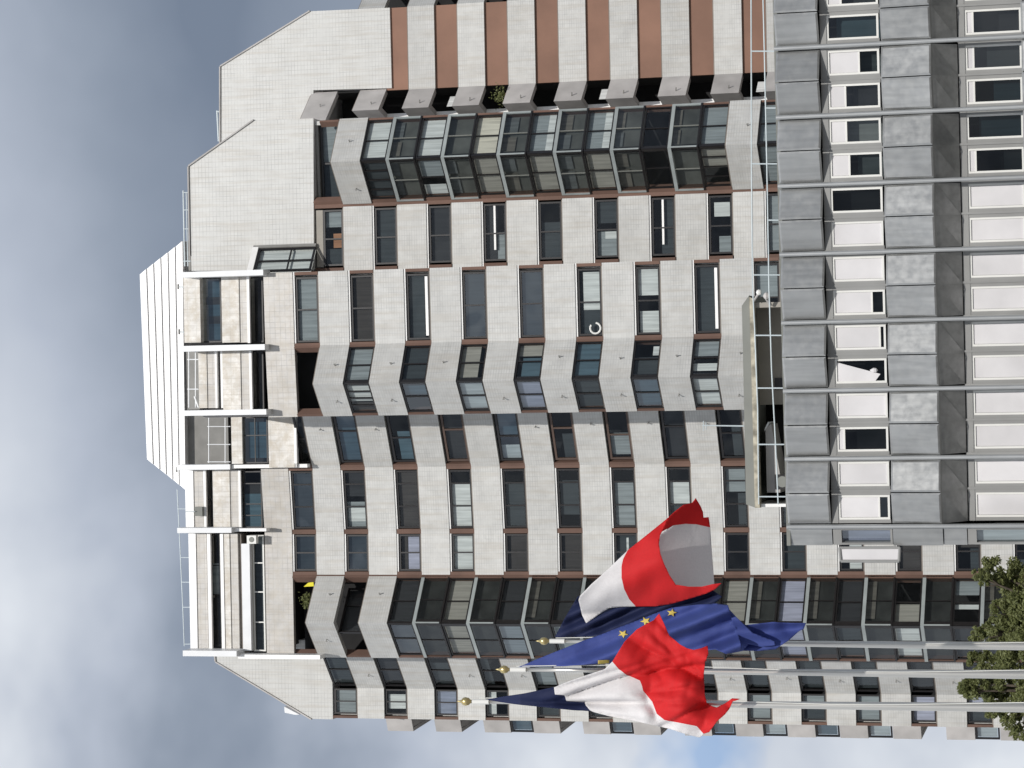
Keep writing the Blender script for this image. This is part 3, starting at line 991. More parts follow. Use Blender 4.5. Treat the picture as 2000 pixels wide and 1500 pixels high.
# ---------------------------------------------------------------- office building in front
of = empty('office_building', (1.5, 60, 0), 'low grey metal-clad office block with rows of small white-blinded windows', 'building')
OY0, OY1 = 59.6, 60.2
pr, pl = at(1600, 0, OY0), at(1600, 1065, OY1)
pr, pl = Vector((pr.x, pr.y)), Vector((pl.x, pl.y))
odir = (pl - pr).normalized()
def opx(x, y):
    """photo position to (u along the facade, z)"""
    t = y / 1065
    Y = OY0 + (OY1 - OY0) * t
    p = at(x, y, Y)
    return (Vector((p.x, p.y)) - pr).dot(odir), p.z
fo = Facet(pr, pl)
uP0 = opx(1520, 96)[0]
uP7 = opx(1528, 1028)[0]
PW = (uP7 - uP0) / 7
zTop = opx(1526, 500)[1]
zF = opx(1611, 500)[1]      # fascia bottom
zW = opx(1731, 500)[1]      # window band bottom
zS = opx(1829, 500)[1]      # spandrel bottom
zR = opx(1876, 500)[1]      # soffit bottom
zW2 = opx(2004, 500)[1]     # lower window bottom
FH = zF - zR
print('office top %.2f floor %.2f bay %.2f' % (zTop, FH, PW))
NB = 7      # bays out of frame on the right
blU = {-1: (.25, 0.), 0: (.6, .3), 1: (.3, .35), 2: (0., 1), 3: (1, .75), 4: (.9, -1), 5: (1, .1), 6: (1, .8)}
blL = {-1: (.1, .1), 0: (.1, .1), 1: (0, .1)}
def folded(mb, u0, u1, z0, z1, dmid, d0, m, zd=0):
    """two panels folded outwards in the middle; zd tilts the lower edge"""
    um = (u0 + u1) / 2
    g = .012
    for a, b, da, db in ((u0, um - g, d0, d0 + dmid), (um + g, u1, d0 + dmid, d0)):
        # a pressed sheet: flat middle with a rim folded back all round
        r, e = .045, .03
        def pt(u, z, back):
            f = (u - a) / (b - a)
            return fo.P(u, z, da + (db - da) * f + zd * (z1 - z) / (z1 - z0) - back)
        O = [pt(b, z0, e), pt(a, z0, e), pt(a, z1, e), pt(b, z1, e)]
        I = [pt(b - r, z0 + r, 0), pt(a + r, z0 + r, 0), pt(a + r, z1 - r, 0), pt(b - r, z1 - r, 0)]
        mb.poly(I, m)
        for i in range(4):
            j = (i + 1) % 4
            mb.poly([O[i], O[j], I[j], I[i]], m)
    return mb
def officewin(u0, u1, z0, z1, blind, d, broken=False):
    mb = MB()
    w = .05
    hb = .15
    # grey head box and jambs
    fo.box(mb, u0 - .08, u1 + .08, z1 - hb, z1, d + .03, d - .15, 'offframe')
    fo.box(mb, u0 - .08, u0, z0 - .02, z1 - hb, d + .02, d - .15, 'offframe')
    fo.box(mb, u1, u1 + .08, z0 - .02, z1 - hb, d + .02, d - .15, 'offframe')
    zt = z1 - hb
    fo.box(mb, u0, u0 + w, z0, zt, d, d - .1, 'whiteframe')
    fo.box(mb, u1 - w, u1, z0, zt, d, d - .1, 'whiteframe')
    fo.box(mb, u0 + w, u1 - w, z0, z0 + w, d, d - .1, 'whiteframe')
    fo.box(mb, u0 + w, u1 - w, zt - w, zt, d, d - .1, 'whiteframe')
    o = mb.build('window', of)
    g = MB()
    fo.quad(g, u0 + w, u1 - w, z0 + w, zt - w, d - .07, random.choice(['officeglass', 'officeglass', 'greyglass']))
    g.build('pane', o)
    hh = zt - z0 - 2 * w
    if 0 <= blind < .9:
        c = MB()
        fo.quad(c, u0, u1, z0, z0 + hh * random.uniform(.4, 1.0), d - .35, random.choice(['c_grey', 'c_slate', 'c_teal', 'c_dark']))
        c.build('curtain', o)
    if broken:
        b = MB()
        a = [fo.P(u1 - w, z0 + w + .22, d - .03), fo.P(u0 + w + .32, z0 + w + .1, d - .03), fo.P(u0 + w + .03, zt - w, d - .03), fo.P(u1 - w, zt - w, d - .03)]
        b.prism(a, Vector((0, .012, 0)), 'blind')
        c = fo.P(u0 + .28, z0 + .3, d - .01)
        b.lathe(c, [(0, -.1), (.05, -.06), (.06, 0), (.03, .06), (0, .1)], 'blind', 8)
        b.build('blind', o, 'torn white blind hanging askew')
    elif blind > 0:
        b = MB()
        fo.box(b, u0 + w + .005, u1 - w - .005, zt - w - hh * blind, zt - w, d - .03, d - .05, 'blind')
        if blind < .97:
            fo.box(b, u0 + w + .002, u1 - w - .002, zt - w - hh * blind - .04, zt - w - hh * blind, d - .02, d - .055, 'whiteframe')
        b.build('blind', o)
    return o
for j in range(-NB, 7):
    u0 = uP0 + j * PW
    u1 = u0 + PW
    g = .065
    mb = MB()
    folded(mb, u0 + g, u1 - g, zF, zTop, .30, .02, 'panel')
    mb.build('fascia_panel', of)
    mb = MB()
    folded(mb, u0 + g, u1 - g, zS, zW, .20, .05, 'panel', zd=.12)
    mb.build('spandrel_panel', of)
    mb = MB()
    um = (u0 + u1) / 2
    for a, b, da, db in ((u0 + g, um, .17, .37), (um, u1 - g, .37, .17)):
        mb.poly([fo.P(b, zR, -.42), fo.P(a, zR, -.42), fo.P(a, zS - .03, da - .06), fo.P(b, zS - .03, db - .06)], 'panel')
        fo_edge = [fo.P(b, zS - .03, db - .06), fo.P(a, zS - .03, da - .06), fo.P(a, zS, da), fo.P(b, zS, db)]
        mb.poly(fo_edge, 'offframe')
    mb.build('soffit_panel', of)
    # window bands: backing and windows
    bu = blU.get(j, (1, .5))
    bl = blL.get(j, (1, 1))
    for q, (a, b) in enumerate(((.06, .42), (.55, .91))):
        officewin(u0 + PW * a, u0 + PW * b, zW + .06, zF - .01, bu[q], -.06, bu[q] < 0)
        officewin(u0 + PW * a, u0 + PW * b, zW2 + .02, zR - .02, bl[q], -.5)
    for a, b in ((-.09 + .08 / PW, .06 - .08 / PW), (.42 + .08 / PW, .55 - .08 / PW)):
        for za_, zb_, d_ in ((zW, zF, -.02), (zW2, zR, -.44)):
            mb = MB()
            fo.box(mb, u0 + PW * a, u0 + PW * b, za_, zb_, d_, d_ - .2, 'offframe')
            mb.build('mullion', of)
    # lower storey: repeat panels to the ground
    mb = MB()
    folded(mb, u0 + g, u1 - g, zW2 - .9, zW2, .12, .05, 'panel', zd=.12)
    fo.box(mb, u0, u1, 0, zW2 - .92, -.1, -.3, 'offframe')
    mb.build('lower_panel', of)
# narrow corner bay turned towards the side
ue0 = uP7 + .0
ue1 = opx(1550, 1066)[0]
pe = fo.P(ue0 + .06, 0, -.02)
pe2 = fo.P(ue1, 0, -.12)
fe = Facet(Vector((pe.x, pe.y)), Vector((pe2.x, pe2.y)))
for za_, zb_, d_ in ((zF, zTop, 0), (zS, zW, .04), (zR, zS - .02, 0), (0, zW2, 0)):
    mb = MB()
    fe.box(mb, 0, fe.len, za_, zb_, d_, -.3, 'panel')
    mb.build('corner_panel', of)
def owin(z0, z1, cm, lab):
    mb = MB()
    w = .05
    fe.box(mb, 0, w, z0, z1, -.02, -.2, 'offframe')
    fe.box(mb, fe.len - w, fe.len, z0, z1, -.02, -.2, 'offframe')
    fe.box(mb, w, fe.len - w, z0, z0 + w, -.02, -.2, 'offframe')
    fe.box(mb, w, fe.len - w, z1 - .2, z1, -.02, -.2, 'offframe')
    o = mb.build('corner_window', of, lab)
    g = MB()
    fe.quad(g, w, fe.len - w, z0 + w, z1 - .2, -.1, 'glassd')
    g.build('pane', o)
    g = MB()
    fe.quad(g, w, fe.len - w, z0 + w, z1 - .2, -.2, cm)
    g.build('blind', o)
owin(zW + .02, zF - .02, 'c_lilac', 'narrow pale blue corner window')
owin(zW2, zR - .02, 'c_white', 'narrow pale green corner window')
# steel tubes on the facade
for j in range(-NB, 8):
    u = uP0 + j * PW
    mb = MB()
    mb.tube(fo.P(u, 0, .12), fo.P(u, zTop + .02, .12), .055, .055, 'pipe', 12)
    mb.build('facade_tube', of)
# body, roof edge
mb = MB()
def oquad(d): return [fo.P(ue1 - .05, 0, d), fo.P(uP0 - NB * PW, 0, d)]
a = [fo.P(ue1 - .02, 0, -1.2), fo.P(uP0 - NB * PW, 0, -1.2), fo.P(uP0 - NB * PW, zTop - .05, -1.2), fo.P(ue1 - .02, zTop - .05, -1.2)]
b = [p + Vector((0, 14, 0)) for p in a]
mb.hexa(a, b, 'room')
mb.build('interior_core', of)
mb = MB()
a = [fo.P(ue1, zTop - .04, -.03), fo.P(uP0 - NB * PW, zTop - .04, -.03), fo.P(uP0 - NB * PW, zTop + .05, -.03), fo.P(ue1, zTop + .05, -.03)]
b = [p + Vector((0, 15.2, 0)) for p in a]
mb.hexa(a, b, 'hoodmetal')
a = [fo.P(ue1 + .02, 0, -.42), fo.P(ue1 - .18, 0, -.42), fo.P(ue1 - .18, zTop - .06, -.42), fo.P(ue1 + .02, zTop - .06, -.42)]
b = [p + Vector((0, 14.6, 0)) for p in a]
mb.hexa(a, b, 'panel')
mb.build('roof_slab', of)
# open sash sticking out past the corner
def pq(x, y, Y): return at(x, y, Y)
mb = MB()
Yw = 60.15
a = [pq(1757, 1068, Yw), pq(1757, 1094, Yw - .1), pq(1645, 1094, Yw - .1), pq(1643, 1070, Yw)][::-1]
fr = [pq(1757, 1070, Yw), pq(1756, 1096, Yw - .12), pq(1642, 1096, Yw - .12), pq(1640, 1070, Yw)]
for p, q in zip(fr, fr[1:] + fr[:1]):
    mb.tube(p, q, .035, .035, 'offframe', 8)
s = mb.build('open_sash', of, 'sash window swung open past the corner of the block')
mb = MB()
mb.prism(a, Vector((0, .02, 0)), 'blind')
mb.build('pane', s)

# roof edge railing
mb = MB()
Yr = 61.0
line1 = [(1467, -60), (1468, 330), (1470, 560), (1474, 640), (1480, 800), (1482, 985)]
line2 = [(1489, -60), (1493, 100), (1498, 330), (1502, 560), (1507, 720), (1515, 870), (1520, 985)]
for ln in (line1, line2):
    for p, q in zip(ln, ln[1:]):
        mb.tube(at(*p, Yr), at(*q, Yr), .017, .017, 'rail', 8)
for x0, y in ((1467, 100), (1494, 211), (1468, 320), (1499, 430), (1472, 537), (1474, 655), (1478, 758), (1480, 868), (1482, 970)):
    mb.tube(at(x0, y, Yr), at(1545, y, Yr), .017, .017, 'rail', 8)
mb.build('roof_railing', of)

# rooftop shelter
sh = MB()
YS = 63.0
px_hood = [(1449, 597), (1464, 578), (1474, 585), (1483, 985), (1470, 992), (1458, 985)]
hoodP = [at(x, y, YS) for x, y in px_hood]
mbh = MB()
a = [at(1449, 597, YS), at(1463, 577, YS), at(1476, 992, YS), at(1457, 985, YS)]
mbh.prism(a[::-1] if False else a, Vector((0, 3.2, 0)), 'hoodmetal')
house = mbh.build('rooftop_shelter', of, 'open-fronted rooftop shelter with a flat grey roof')
mbe = MB()
a = [at(1463.5, 580, YS - .06), at(1472, 584, YS - .06), at(1484, 992, YS - .06), at(1474.5, 992, YS - .06)]
mbe.prism(a, Vector((0, .3, 0)), 'lichen')
mbe.build('roof_edge', house, 'lichen-stained pale roof edge')
mbw = MB()
pbox(mbw, 1475, 1560, 596, 790, YS + 1.2, .3, 'beigewall')
pbox(mbw, 1470, 1560, 590, 600, YS + .1, 2.6, 'beigewall')
pbox(mbw, 1478, 1560, 790, 985, YS + 2.2, .3, 'room')  # near-black sheet: shade inside the opening is put into its colour
pbox(mbw, 1478, 1560, 984, 990, YS + .1, 2.6, 'lintel')
mbw.build('wall', house)
mbw = MB()
pbox(mbw, 1513, 1532, 738, 760, YS + 1.15, .05, 'frame')
mbw.build('vent_opening', house)
mbw = MB()
pbox(mbw, 1512, 1545, 800, 990, YS + 1.9, .1, 'room')  # low near-black sheet across the opening
mbw.build('dark_sheet', house)
# duct and clutter on the roof
dt = empty('vent_duct', at(1535, 895, YS + .5), 'pale boxy ventilation duct lying under the rooftop shelter', 'duct')
mb = MB()
a = [at(1495, 835, YS + .4), at(1506, 828, YS + .4), at(1524, 930, YS + .4), at(1524, 962, YS + .4), at(1498, 962, YS + .4)]
mb.prism(a, Vector((0, 1.1, 0)), 'conc')
mb.build('casing', dt)
mb = MB()
a = [at(1494, 836, YS + .38), at(1493, 842, YS + .38), at(1503, 826, YS + .38), at(1500, 824, YS + .38)]
mb.prism(a, Vector((0, 1.0, 0)), 'whitemetal')
mb.build('flange', dt)
ac = empty('cooling_unit', at(1540, 930, YS + .2), 'black fan unit beside the pale duct on the office roof', 'fan unit')
mb = MB()
pbox(mb, 1513, 1545, 927, 956, YS + .05, .3, 'frame')
mb.build('casing', ac)
mb = MB()
p = at(1528, 941, YS + .02)
mb.tube(p, p + Vector((0, .06, 0)), .14, .14, 'hoodmetal', 16)
mb.build('fan_grille', ac)
# broken white lamp cluster at the corner of the shelter
lp = empty('flood_lamp', at(1480, 578, YS - .2), 'small white floodlight on the corner of the rooftop shelter', 'lamp')
mb = MB()
p = at(1482, 571, YS - .3)
mb.lathe(p, [(0, -.07), (.06, -.05), (.075, 0), (.05, .05), (0, .07)], 'whiteframe', 10)
p = at(1497, 578, YS - .3)
mb.lathe(p, [(0, -.09), (.07, -.07), (.1, 0), (.06, .06), (0, .09)], 'conc', 10)
mb.build('lamp_head', lp)
mb = MB()
mb.tube(at(1482, 573, YS - .25), at(1472, 588, YS - .1), .03, .03, 'conc', 8)
mb.tube(at(1495, 580, YS - .25), at(1505, 596, YS), .04, .04, 'conc', 8)
mb.build('bracket', lp)
an = empty('aerial', at(1452, 830, YS + 1.5), 'thin roof aerial standing on the rooftop shelter', 'aerial')
mb = MB()
mb.tube(at(1372, 831, YS + 1.5), at(1453, 832, YS + 1.5), .015, .02, 'rail', 8)
mb.build('mast', an)
mb = MB()
mb.tube(at(1374, 822, YS + 1.5), at(1374, 842, YS + 1.5), .012, .012, 'rail', 6)
mb.tube(at(1379, 824, YS + 1.5), at(1379, 840, YS + 1.5), .012, .012, 'rail', 6)
mb.build('crossbar', an)

# ---------------------------------------------------------------- flagpoles and flags
ZTOP = 10.35
poles = []
specs = [(905, 1370, 2000, 1382, 'front'), (980, 1307.5, 2000, 1317.5, 'mid'), (1058, 1252, 2000, 1262, 'back')]
labs = ['tall tapered metal flagpole nearest the sky edge, carrying the crumpled tricolour flag',
        'tapered metal flagpole in the middle, carrying the blue flag with yellow stars',
        'tapered metal flagpole carrying the rolled-up tricolour flag beside the office block']
for (xt, yt, xb, yb, nm), lab in zip(specs, labs):
    d = at(xt, yt, 1.0) - CAM
    Y = (ZTOP - CAM.z) / d.z
    top = at(xt, yt, Y)
    poles.append((top, Y))
    root = empty('flagpole', (top.x, top.y, 0), lab, 'flagpole', 'three flagpoles in front of the buildings')
    low = at(xb, yb, Y)
    bx = top.x + (low.x - top.x) * (top.z / (top.z - low.z))
    mb = MB()
    b0 = Vector((bx, Y, 0))
    t0 = Vector((top.x, Y, ZTOP - .22))
    n = 6
    rr = [.064, .062, .058, .05, .04, .031, .026]
    for i in range(n):
        mb.tube(b0.lerp(t0, i / n), b0.lerp(t0, (i + 1) / n), rr[i], rr[i + 1], 'polemetal', 20, cap=(i == n - 1))
    mb.build('shaft', root, smooth=True)
    mb = MB()
    mb.lathe(b0, [(0, .002), (.16, .002), (.16, .05), (.09, .09), (.075, .3), (.066, .32)], 'polemetal', 20)
    mb.build('base_collar', root, smooth=True)
    mb = MB()
    mb.tube(t0 - Vector((0, 0, .12)), t0 + Vector((0, 0, .1)), .034, .034, 'whiteframe', 14)
    mb.build('truck', root)
    mb = MB()
    c = Vector((top.x, Y, ZTOP - .03))
    mb.lathe(c, [(.02, -.08), (.026, -.062), (.047, -.04), (.056, 0), (.047, .034), (.026, .052), (.017, .065), (.012, .09), (0, .12)], 'gold', 18)
    mb.build('finial', root, smooth=True)
    mb = MB()
    pr_ = None
    for i in range(13):
        t = i / 12
        p = t0.lerp(b0 + Vector((0, 0, 1.2)), t) + Vector((.05 + .03 * math.sin(t * 9), -.05, 0))
        if pr_ is not None:
            mb.tube(pr_, p, .006, .006, 'rope', 6)
        pr_ = p
    mb.build('halyard', root)

def clip_cell(poly, x0, x1, y0, y1):
    def cl(P, ins, inter):
        out = []
        for i in range(len(P)):
            a, b = P[i - 1], P[i]
            if ins(b):
                if not ins(a): out.append(inter(a, b))
                out.append(b)
            elif ins(a):
                out.append(inter(a, b))
        return out
    def ix(v): return lambda a, b: (v, a[1] + (b[1] - a[1]) * (v - a[0]) / (b[0] - a[0]))
    def iy(v): return lambda a, b: (a[0] + (b[0] - a[0]) * (v - a[1]) / (b[1] - a[1]), v)
    P = poly
    for ins, it in ((lambda p: p[0] >= x0, ix(x0)), (lambda p: p[0] <= x1, ix(x1)), (lambda p: p[1] >= y0, iy(y0)), (lambda p: p[1] <= y1, iy(y1))):
        if not P: return []
        P = cl(P, ins, it)
    return P

class Cloth:
    """a piece of flag cloth: patches meshed on a fine grid and draped in depth"""
    def __init__(s):
        s.v, s.f, s.mi, s.mats, s.key = [], [], [], [], {}
    def patch(s, poly, m, fn, step=3.5, tagk=0):
        if m not in s.mats: s.mats.append(m)
        xs = [p[0] for p in poly]; ys = [p[1] for p in poly]
        x = math.floor(min(xs) / step) * step
        while x < max(xs):
            y = math.floor(min(ys) / step) * step
            while y < max(ys):
                c = clip_cell(poly, x, x + step, y, y + step)
                ids = []
                for px, py in c:
                    k = (round(px, 1), round(py, 1), tagk)
                    if k not in s.key:
                        s.key[k] = len(s.v)
                        s.v.append(at(px, py, fn(px, py)))
                    i = s.key[k]
                    if i not in ids: ids.append(i)
                if len(ids) >= 3:
                    ar = 0
                    s.f.append(ids)
                    s.mi.append(s.mats.index(m))
                y += step
            x += step
    def build(s, name, parent, loc, thick=.006):
        me = bpy.data.meshes.new(name)
        me.from_pydata([tuple(v - Vector(loc)) for v in s.v], [], s.f)
        for m_ in s.mats: me.materials.append(MT[m_])
        me.polygons.foreach_set('material_index', s.mi)
        me.polygons.foreach_set('use_smooth', [True] * len(me.polygons))
        me.validate()
        o = bpy.data.objects.new(name, me)
        COL.objects.link(o)
        o.location = loc if parent is None else (0, 0, 0)
        if parent: o.parent = parent
        md = o.modifiers.new('cloth_thickness', 'SOLIDIFY')
        md.thickness = thick
        md.offset = 0
        return o

def smooth_poly(P, n=1):
    return P

def fold(x, y, ang, wl, ph=0):
    return math.sin(2 * math.pi * (x * math.cos(ang) + y * math.sin(ang)) / wl + ph)
def nzz(x, y, s, k=0):
    return noise.noise(Vector((x / s, y / s, k)))

# rolled tricolour on the far pole
topB, YB = poles[2]
fl = empty('flag', (topB.x, YB, ZTOP - 1.5), 'tricolour flag blown into an open roll, grey inside, red edge uppermost', 'flag', 'flags flying from the poles')
c = Cloth()
def tubey(x, y):
    # axis of the roll runs down the photo from the hoist to the fly
    ax, ay = .905, -.31
    q = ((x - 1270) * -ay * -1 + (y - 1085) * ax) / 95
    q2 = ((x - 1180) * .35 + (y - 1140) * .94)
    return (y - (1135 - (x - 1150) * .33)) / (55 + (x - 1150) * .22)
def fA(x, y):
    q = max(-1.15, min(1.15, tubey(x, y)))
    return YB - .40 + .40 * q * q + .025 * fold(x, y, .9, 62) * (1 - abs(q) * .5) + .05 * nzz(x, y, 40)
def fBk(x, y):
    q = max(-1.1, min(1.1, tubey(x, y)))
    return YB + .04 + .0070 * (x - 1285) + .10 * (1 - q * q) + .02 * nzz(x, y, 50, 3)
def fNv(x, y):
    return YB + .22 + .10 * fold(x, y, 1.15, 30, .4) * min(1, (x - 1080) / 90 + .25) + .05 * nzz(x, y, 30, 7)
c.patch([(1084, 1244), (1104, 1206), (1128, 1166), (1140, 1160), (1160, 1200), (1260, 1165), (1388, 1150), (1410, 1165), (1396, 1180), (1330, 1200), (1260, 1221), (1180, 1240), (1108, 1246)], 'f_navy', fNv)
wh = [(1130, 1172), (1133, 1164), (1155, 1141), (1185, 1114), (1226, 1075), (1217, 1092), (1214, 1106), (1214, 1128), (1219, 1150), (1229, 1170), (1242, 1184.5), (1215, 1185), (1190, 1187), (1172, 1198), (1145, 1217.5), (1137, 1201)]
c.patch(wh, 'f_white', fA, tagk=1)
rd = [(1226, 1075), (1262, 1046), (1303, 1013), (1297, 1030), (1289, 1046), (1287, 1062), (1290, 1082), (1297, 1101), (1308, 1124), (1320, 1142), (1345, 1146), (1371, 1146), (1392, 1141), (1409, 1139), (1398, 1150), (1380, 1159), (1350, 1168), (1312, 1179), (1280, 1184), (1242, 1184.5), (1229, 1170), (1219, 1150), (1214, 1128), (1214, 1106), (1217, 1092)]
c.patch(rd, 'f_red', fA, tagk=1)
dr = [(1290, 1040), (1303, 1013), (1318, 999), (1335, 986), (1352, 982), (1359, 973), (1368, 988), (1373, 1000), (1374, 1011), (1384, 1010), (1387, 1030), (1360, 1024), (1338, 1023), (1315, 1026)]
c.patch(dr, 'f_red', fBk, tagk=2)
gr = [(1278, 1075), (1288, 1045), (1315, 1026), (1338, 1023), (1360, 1024), (1387, 1030), (1389, 1060), (1392, 1100), (1395, 1140), (1371, 1149), (1335, 1152), (1305, 1140), (1285, 1105)]
c.patch(gr, 'f_white', fBk, tagk=2)
c.build('cloth', fl, (topB.x, YB, ZTOP - 1.5))

# blue flag with stars on the middle pole
topM, YM = poles[1]
fl = empty('flag', (topM.x, YM, ZTOP - 1.5), 'bright blue flag with yellow stars streaming along the middle pole', 'flag', 'flags flying from the poles')
c = Cloth()
def fE(x, y):
    s = min(1, max(0, (x - 1010) / 200))
    t = (y - 1230) * 1.0 + (x - 1200) * .30
    return YM - .06 + s * (.17 * math.sin(t / 13.0 + x / 160) + .07 * math.sin(t / 6.0 + x / 75)) + .12 * nzz(x, y, 70, 2) * s + .015 * nzz(x, y, 22, 5) * s
eu = [(1012, 1303), (1050, 1287), (1100, 1267), (1140, 1251), (1175, 1239), (1210, 1225), (1245, 1212), (1280, 1198), (1312, 1187), (1360, 1181), (1400, 1179), (1422, 1182), (1427, 1198), (1440, 1230), (1450, 1271), (1436, 1274), (1418, 1277), (1397, 1268), (1355, 1272), (1310, 1285), (1240, 1297), (1172, 1296), (1100, 1301), (1060, 1302)]
c.patch(eu, 'f_blue', fE)
def fE2(x, y):
    return YM + .16 + .12 * math.sin((y - 1220) / 9.0 + x / 60) + .05 * nzz(x, y, 25, 6)
c.patch([(1422, 1184), (1427, 1199), (1442, 1213), (1457, 1221), (1510, 1215), (1545, 1217), (1574, 1217), (1570, 1228), (1560, 1233), (1541, 1250), (1515, 1268), (1480, 1271), (1452, 1271), (1437, 1250), (1426, 1225)], 'f_blue', fE2, tagk=1)
def fE3(x, y):
    return YM + .02 + .06 * math.sin((y - 1220) / 8.0)
c.patch([(1424, 1190), (1440, 1207), (1470, 1236), (1512, 1252), (1514, 1260), (1490, 1264), (1462, 1258), (1450, 1272), (1437, 1240)], 'f_blue', fE3, tagk=2)
clo = c.build('cloth', fl, (topM.x, YM, ZTOP - 1.5))
def star(cx, cy, r, rot, cut=()):
    P = []
    for i in range(10):
        rr_ = r if i % 2 == 0 else r * .42
        a_ = rot + i * math.pi / 5
        P.append((cx + rr_ * math.cos(a_), cy + rr_ * math.sin(a_) * .8))
    return P
for P in (star(1217, 1238, 10.5, .2), star(1261, 1213, 11, .5), star(1312, 1197, 10.5, 2.4)):
    s_ = Cloth()
    s_.patch(P, 'f_gold', lambda x, y: fE(x, y) - .02, step=5)
    s_.build('star', fl, (topM.x, YM, ZTOP - 1.5), .004)
s_ = Cloth()
s_.patch([(1168, 1290), (1190, 1289), (1190, 1295), (1168, 1297)], 'f_gold', lambda x, y: fE(x, y) - .02, step=5)
s_.build('star', fl, (topM.x, YM, ZTOP - 1.5), .004)

# crumpled tricolour on the near pole
topF, YF = poles[0]
fl = empty('flag', (topF.x, YF, ZTOP - 1.5), 'crumpled tricolour flag hanging from the nearest pole, its broad red end folded', 'flag', 'flags flying from the poles')
c = Cloth()
def fC(x, y):
    s = min(1, max(0, (x - 950) / 170))
    t = (y - 1372) + (x - 1100) * .05
    f1 = 0
    for cx, cy, sl, am, w_ in ((1104, 1359, -.34, .20, 26), (1142, 1371.5, .0, .20, 24), (1160, 1391, .17, .10, 16), (1090, 1343, -.30, .08, 14), (1000, 1369, .02, .10, 10)):
        d = y - (cy + (x - cx) * sl) - 2.5 * nzz(x, 0, 60, cx)
        on = max(0, min(1, (x - cx + 60) / 90))
        f1 += am * on * (math.exp(-d / w_) if d > 0 else math.exp(d / 3.5))
    f1 = (f1 - .10) * s
    big = max(0, min(1, (x - 1210) / 60))
    xr, yr = (x - 1290) * .86 + (y - 1320) * .5, -(x - 1290) * .5 + (y - 1320) * .86
    f2 = big * (.26 * nzz(xr, yr * 2.2, 120, 1) + .10 * (1 - abs(nzz(xr, yr * 2.4, 120, 9)) * 2.2) + .02 * (1 - abs(nzz(xr * 1.8, yr * 1.3, 55, 4)) * 2.2))
    for cx, cy, sl, am, w_ in ((1240, 1318, -.16, .16, 30), (1262, 1352, -.10, .07, 20), (1250, 1258, .55, .13, 18), (1290, 1218, 1.2, .10, 24), (1330, 1400, -.5, .10, 20)):
        d = y - (cy + (x - cx) * sl) - 5 * nzz(x, 0, 40, cx)
        f2 += big * am * (math.exp(-d / w_) if d > 0 else math.exp(d / 4.5))
    return YF - .12 - .30 * min(1, max(0, (x - 955) / 60)) + f1 * (1 - .8 * big) + f2 - .10 * big + .008 * nzz(x, y, 30, 4) * s
c.patch([(949, 1366), (985, 1360), (1025, 1354), (1082, 1342), (1090, 1345), (1098, 1356), (1120, 1362), (1160, 1372), (1158, 1389), (1120, 1387), (1070, 1382), (1010, 1376), (975, 1371)], 'f_navy', lambda x, y: fC(x, y) + .02, tagk=5)
wC = [(1082, 1343), (1110, 1331), (1145, 1319), (1181, 1307), (1196, 1292), (1208, 1306), (1223, 1317.5), (1238, 1324), (1250, 1329.5), (1254, 1340), (1256, 1349), (1266, 1361), (1274, 1370), (1279, 1383), (1283, 1394), (1298, 1406), (1330, 1412), (1361, 1418), (1374.5, 1433), (1367, 1440.5), (1340, 1434), (1310, 1424), (1244, 1409), (1190, 1398.5), (1160, 1391), (1152, 1387), (1144, 1377), (1142, 1371.5), (1122, 1370), (1106, 1368.5), (1104, 1361), (1102, 1357.5), (1084, 1356.5)]
c.patch(wC, 'f_white', fC)
rC = [(1196, 1292), (1220, 1253), (1244, 1229), (1262, 1219), (1277, 1211), (1287.5, 1198), (1295, 1214), (1307, 1241), (1328, 1259), (1341, 1266), (1355, 1269.5), (1370, 1266), (1382, 1261), (1383.5, 1277), (1377.5, 1292), (1374.5, 1316), (1376, 1355), (1380.5, 1373), (1390, 1379), (1400, 1382), (1416, 1374), (1430, 1364), (1446, 1365), (1431, 1370), (1424, 1385), (1416, 1395), (1400, 1409), (1385, 1430), (1374.5, 1433), (1361, 1418), (1330, 1412), (1298, 1406), (1283, 1394), (1279, 1383), (1274, 1370), (1266, 1361), (1256, 1349), (1254, 1340), (1250, 1329.5), (1238, 1324), (1223, 1317.5), (1208, 1306)]
c.patch(rC, 'f_red', fC)
c.build('cloth', fl, (topF.x, YF, ZTOP - 1.5))

# ---------------------------------------------------------------- tree
def leafmat(name, a, b_):
    M, nt, b = mat(name)
    oi = N(nt, 'ShaderNodeTexCoord')
    nz = N(nt, 'ShaderNodeTexNoise', Scale=1.8, Detail=4)
    L(nt, oi.outputs['Object'], nz.inputs['Vector'])
    n2 = N(nt, 'ShaderNodeTexWhiteNoise')
    gm = N(nt, 'ShaderNodeNewGeometry')
    L(nt, gm.outputs['Random Per Island'], n2.inputs['Vector'])
    f = N(nt, 'ShaderNodeMath', operation='MULTIPLY_ADD')
    L(nt, n2.outputs[0], f.inputs[0]); f.inputs[1].default_value = .5
    f2 = N(nt, 'ShaderNodeMath', operation='MULTIPLY')
    L(nt, nz.outputs[0], f2.inputs[0]); f2.inputs[1].default_value = .6
    L(nt, f2.outputs[0], f.inputs[2])
    L(nt, mixc(nt, f.outputs[0], a, b_), b.inputs['Base Color'])
    b.inputs['Roughness'].default_value = .55
    t = N(nt, 'ShaderNodeBsdfTranslucent')
    t.inputs[0].default_value = tuple(b_) + (1,)
    mx = N(nt, 'ShaderNodeMixShader'); mx.inputs[0].default_value = .4
    L(nt, b.outputs[0], mx.inputs[1]); L(nt, t.outputs[0], mx.inputs[2])
    L(nt, mx.outputs[0], nt.nodes['Material Output'].inputs[0])
    return M
MT['leaf'] = leafmat('olive_foliage', (.055, .072, .022), (.27, .29, .115))
MT['bark'] = plain('grey_brown_bark', (.10, .08, .06), .9, var=.4, scale=6)
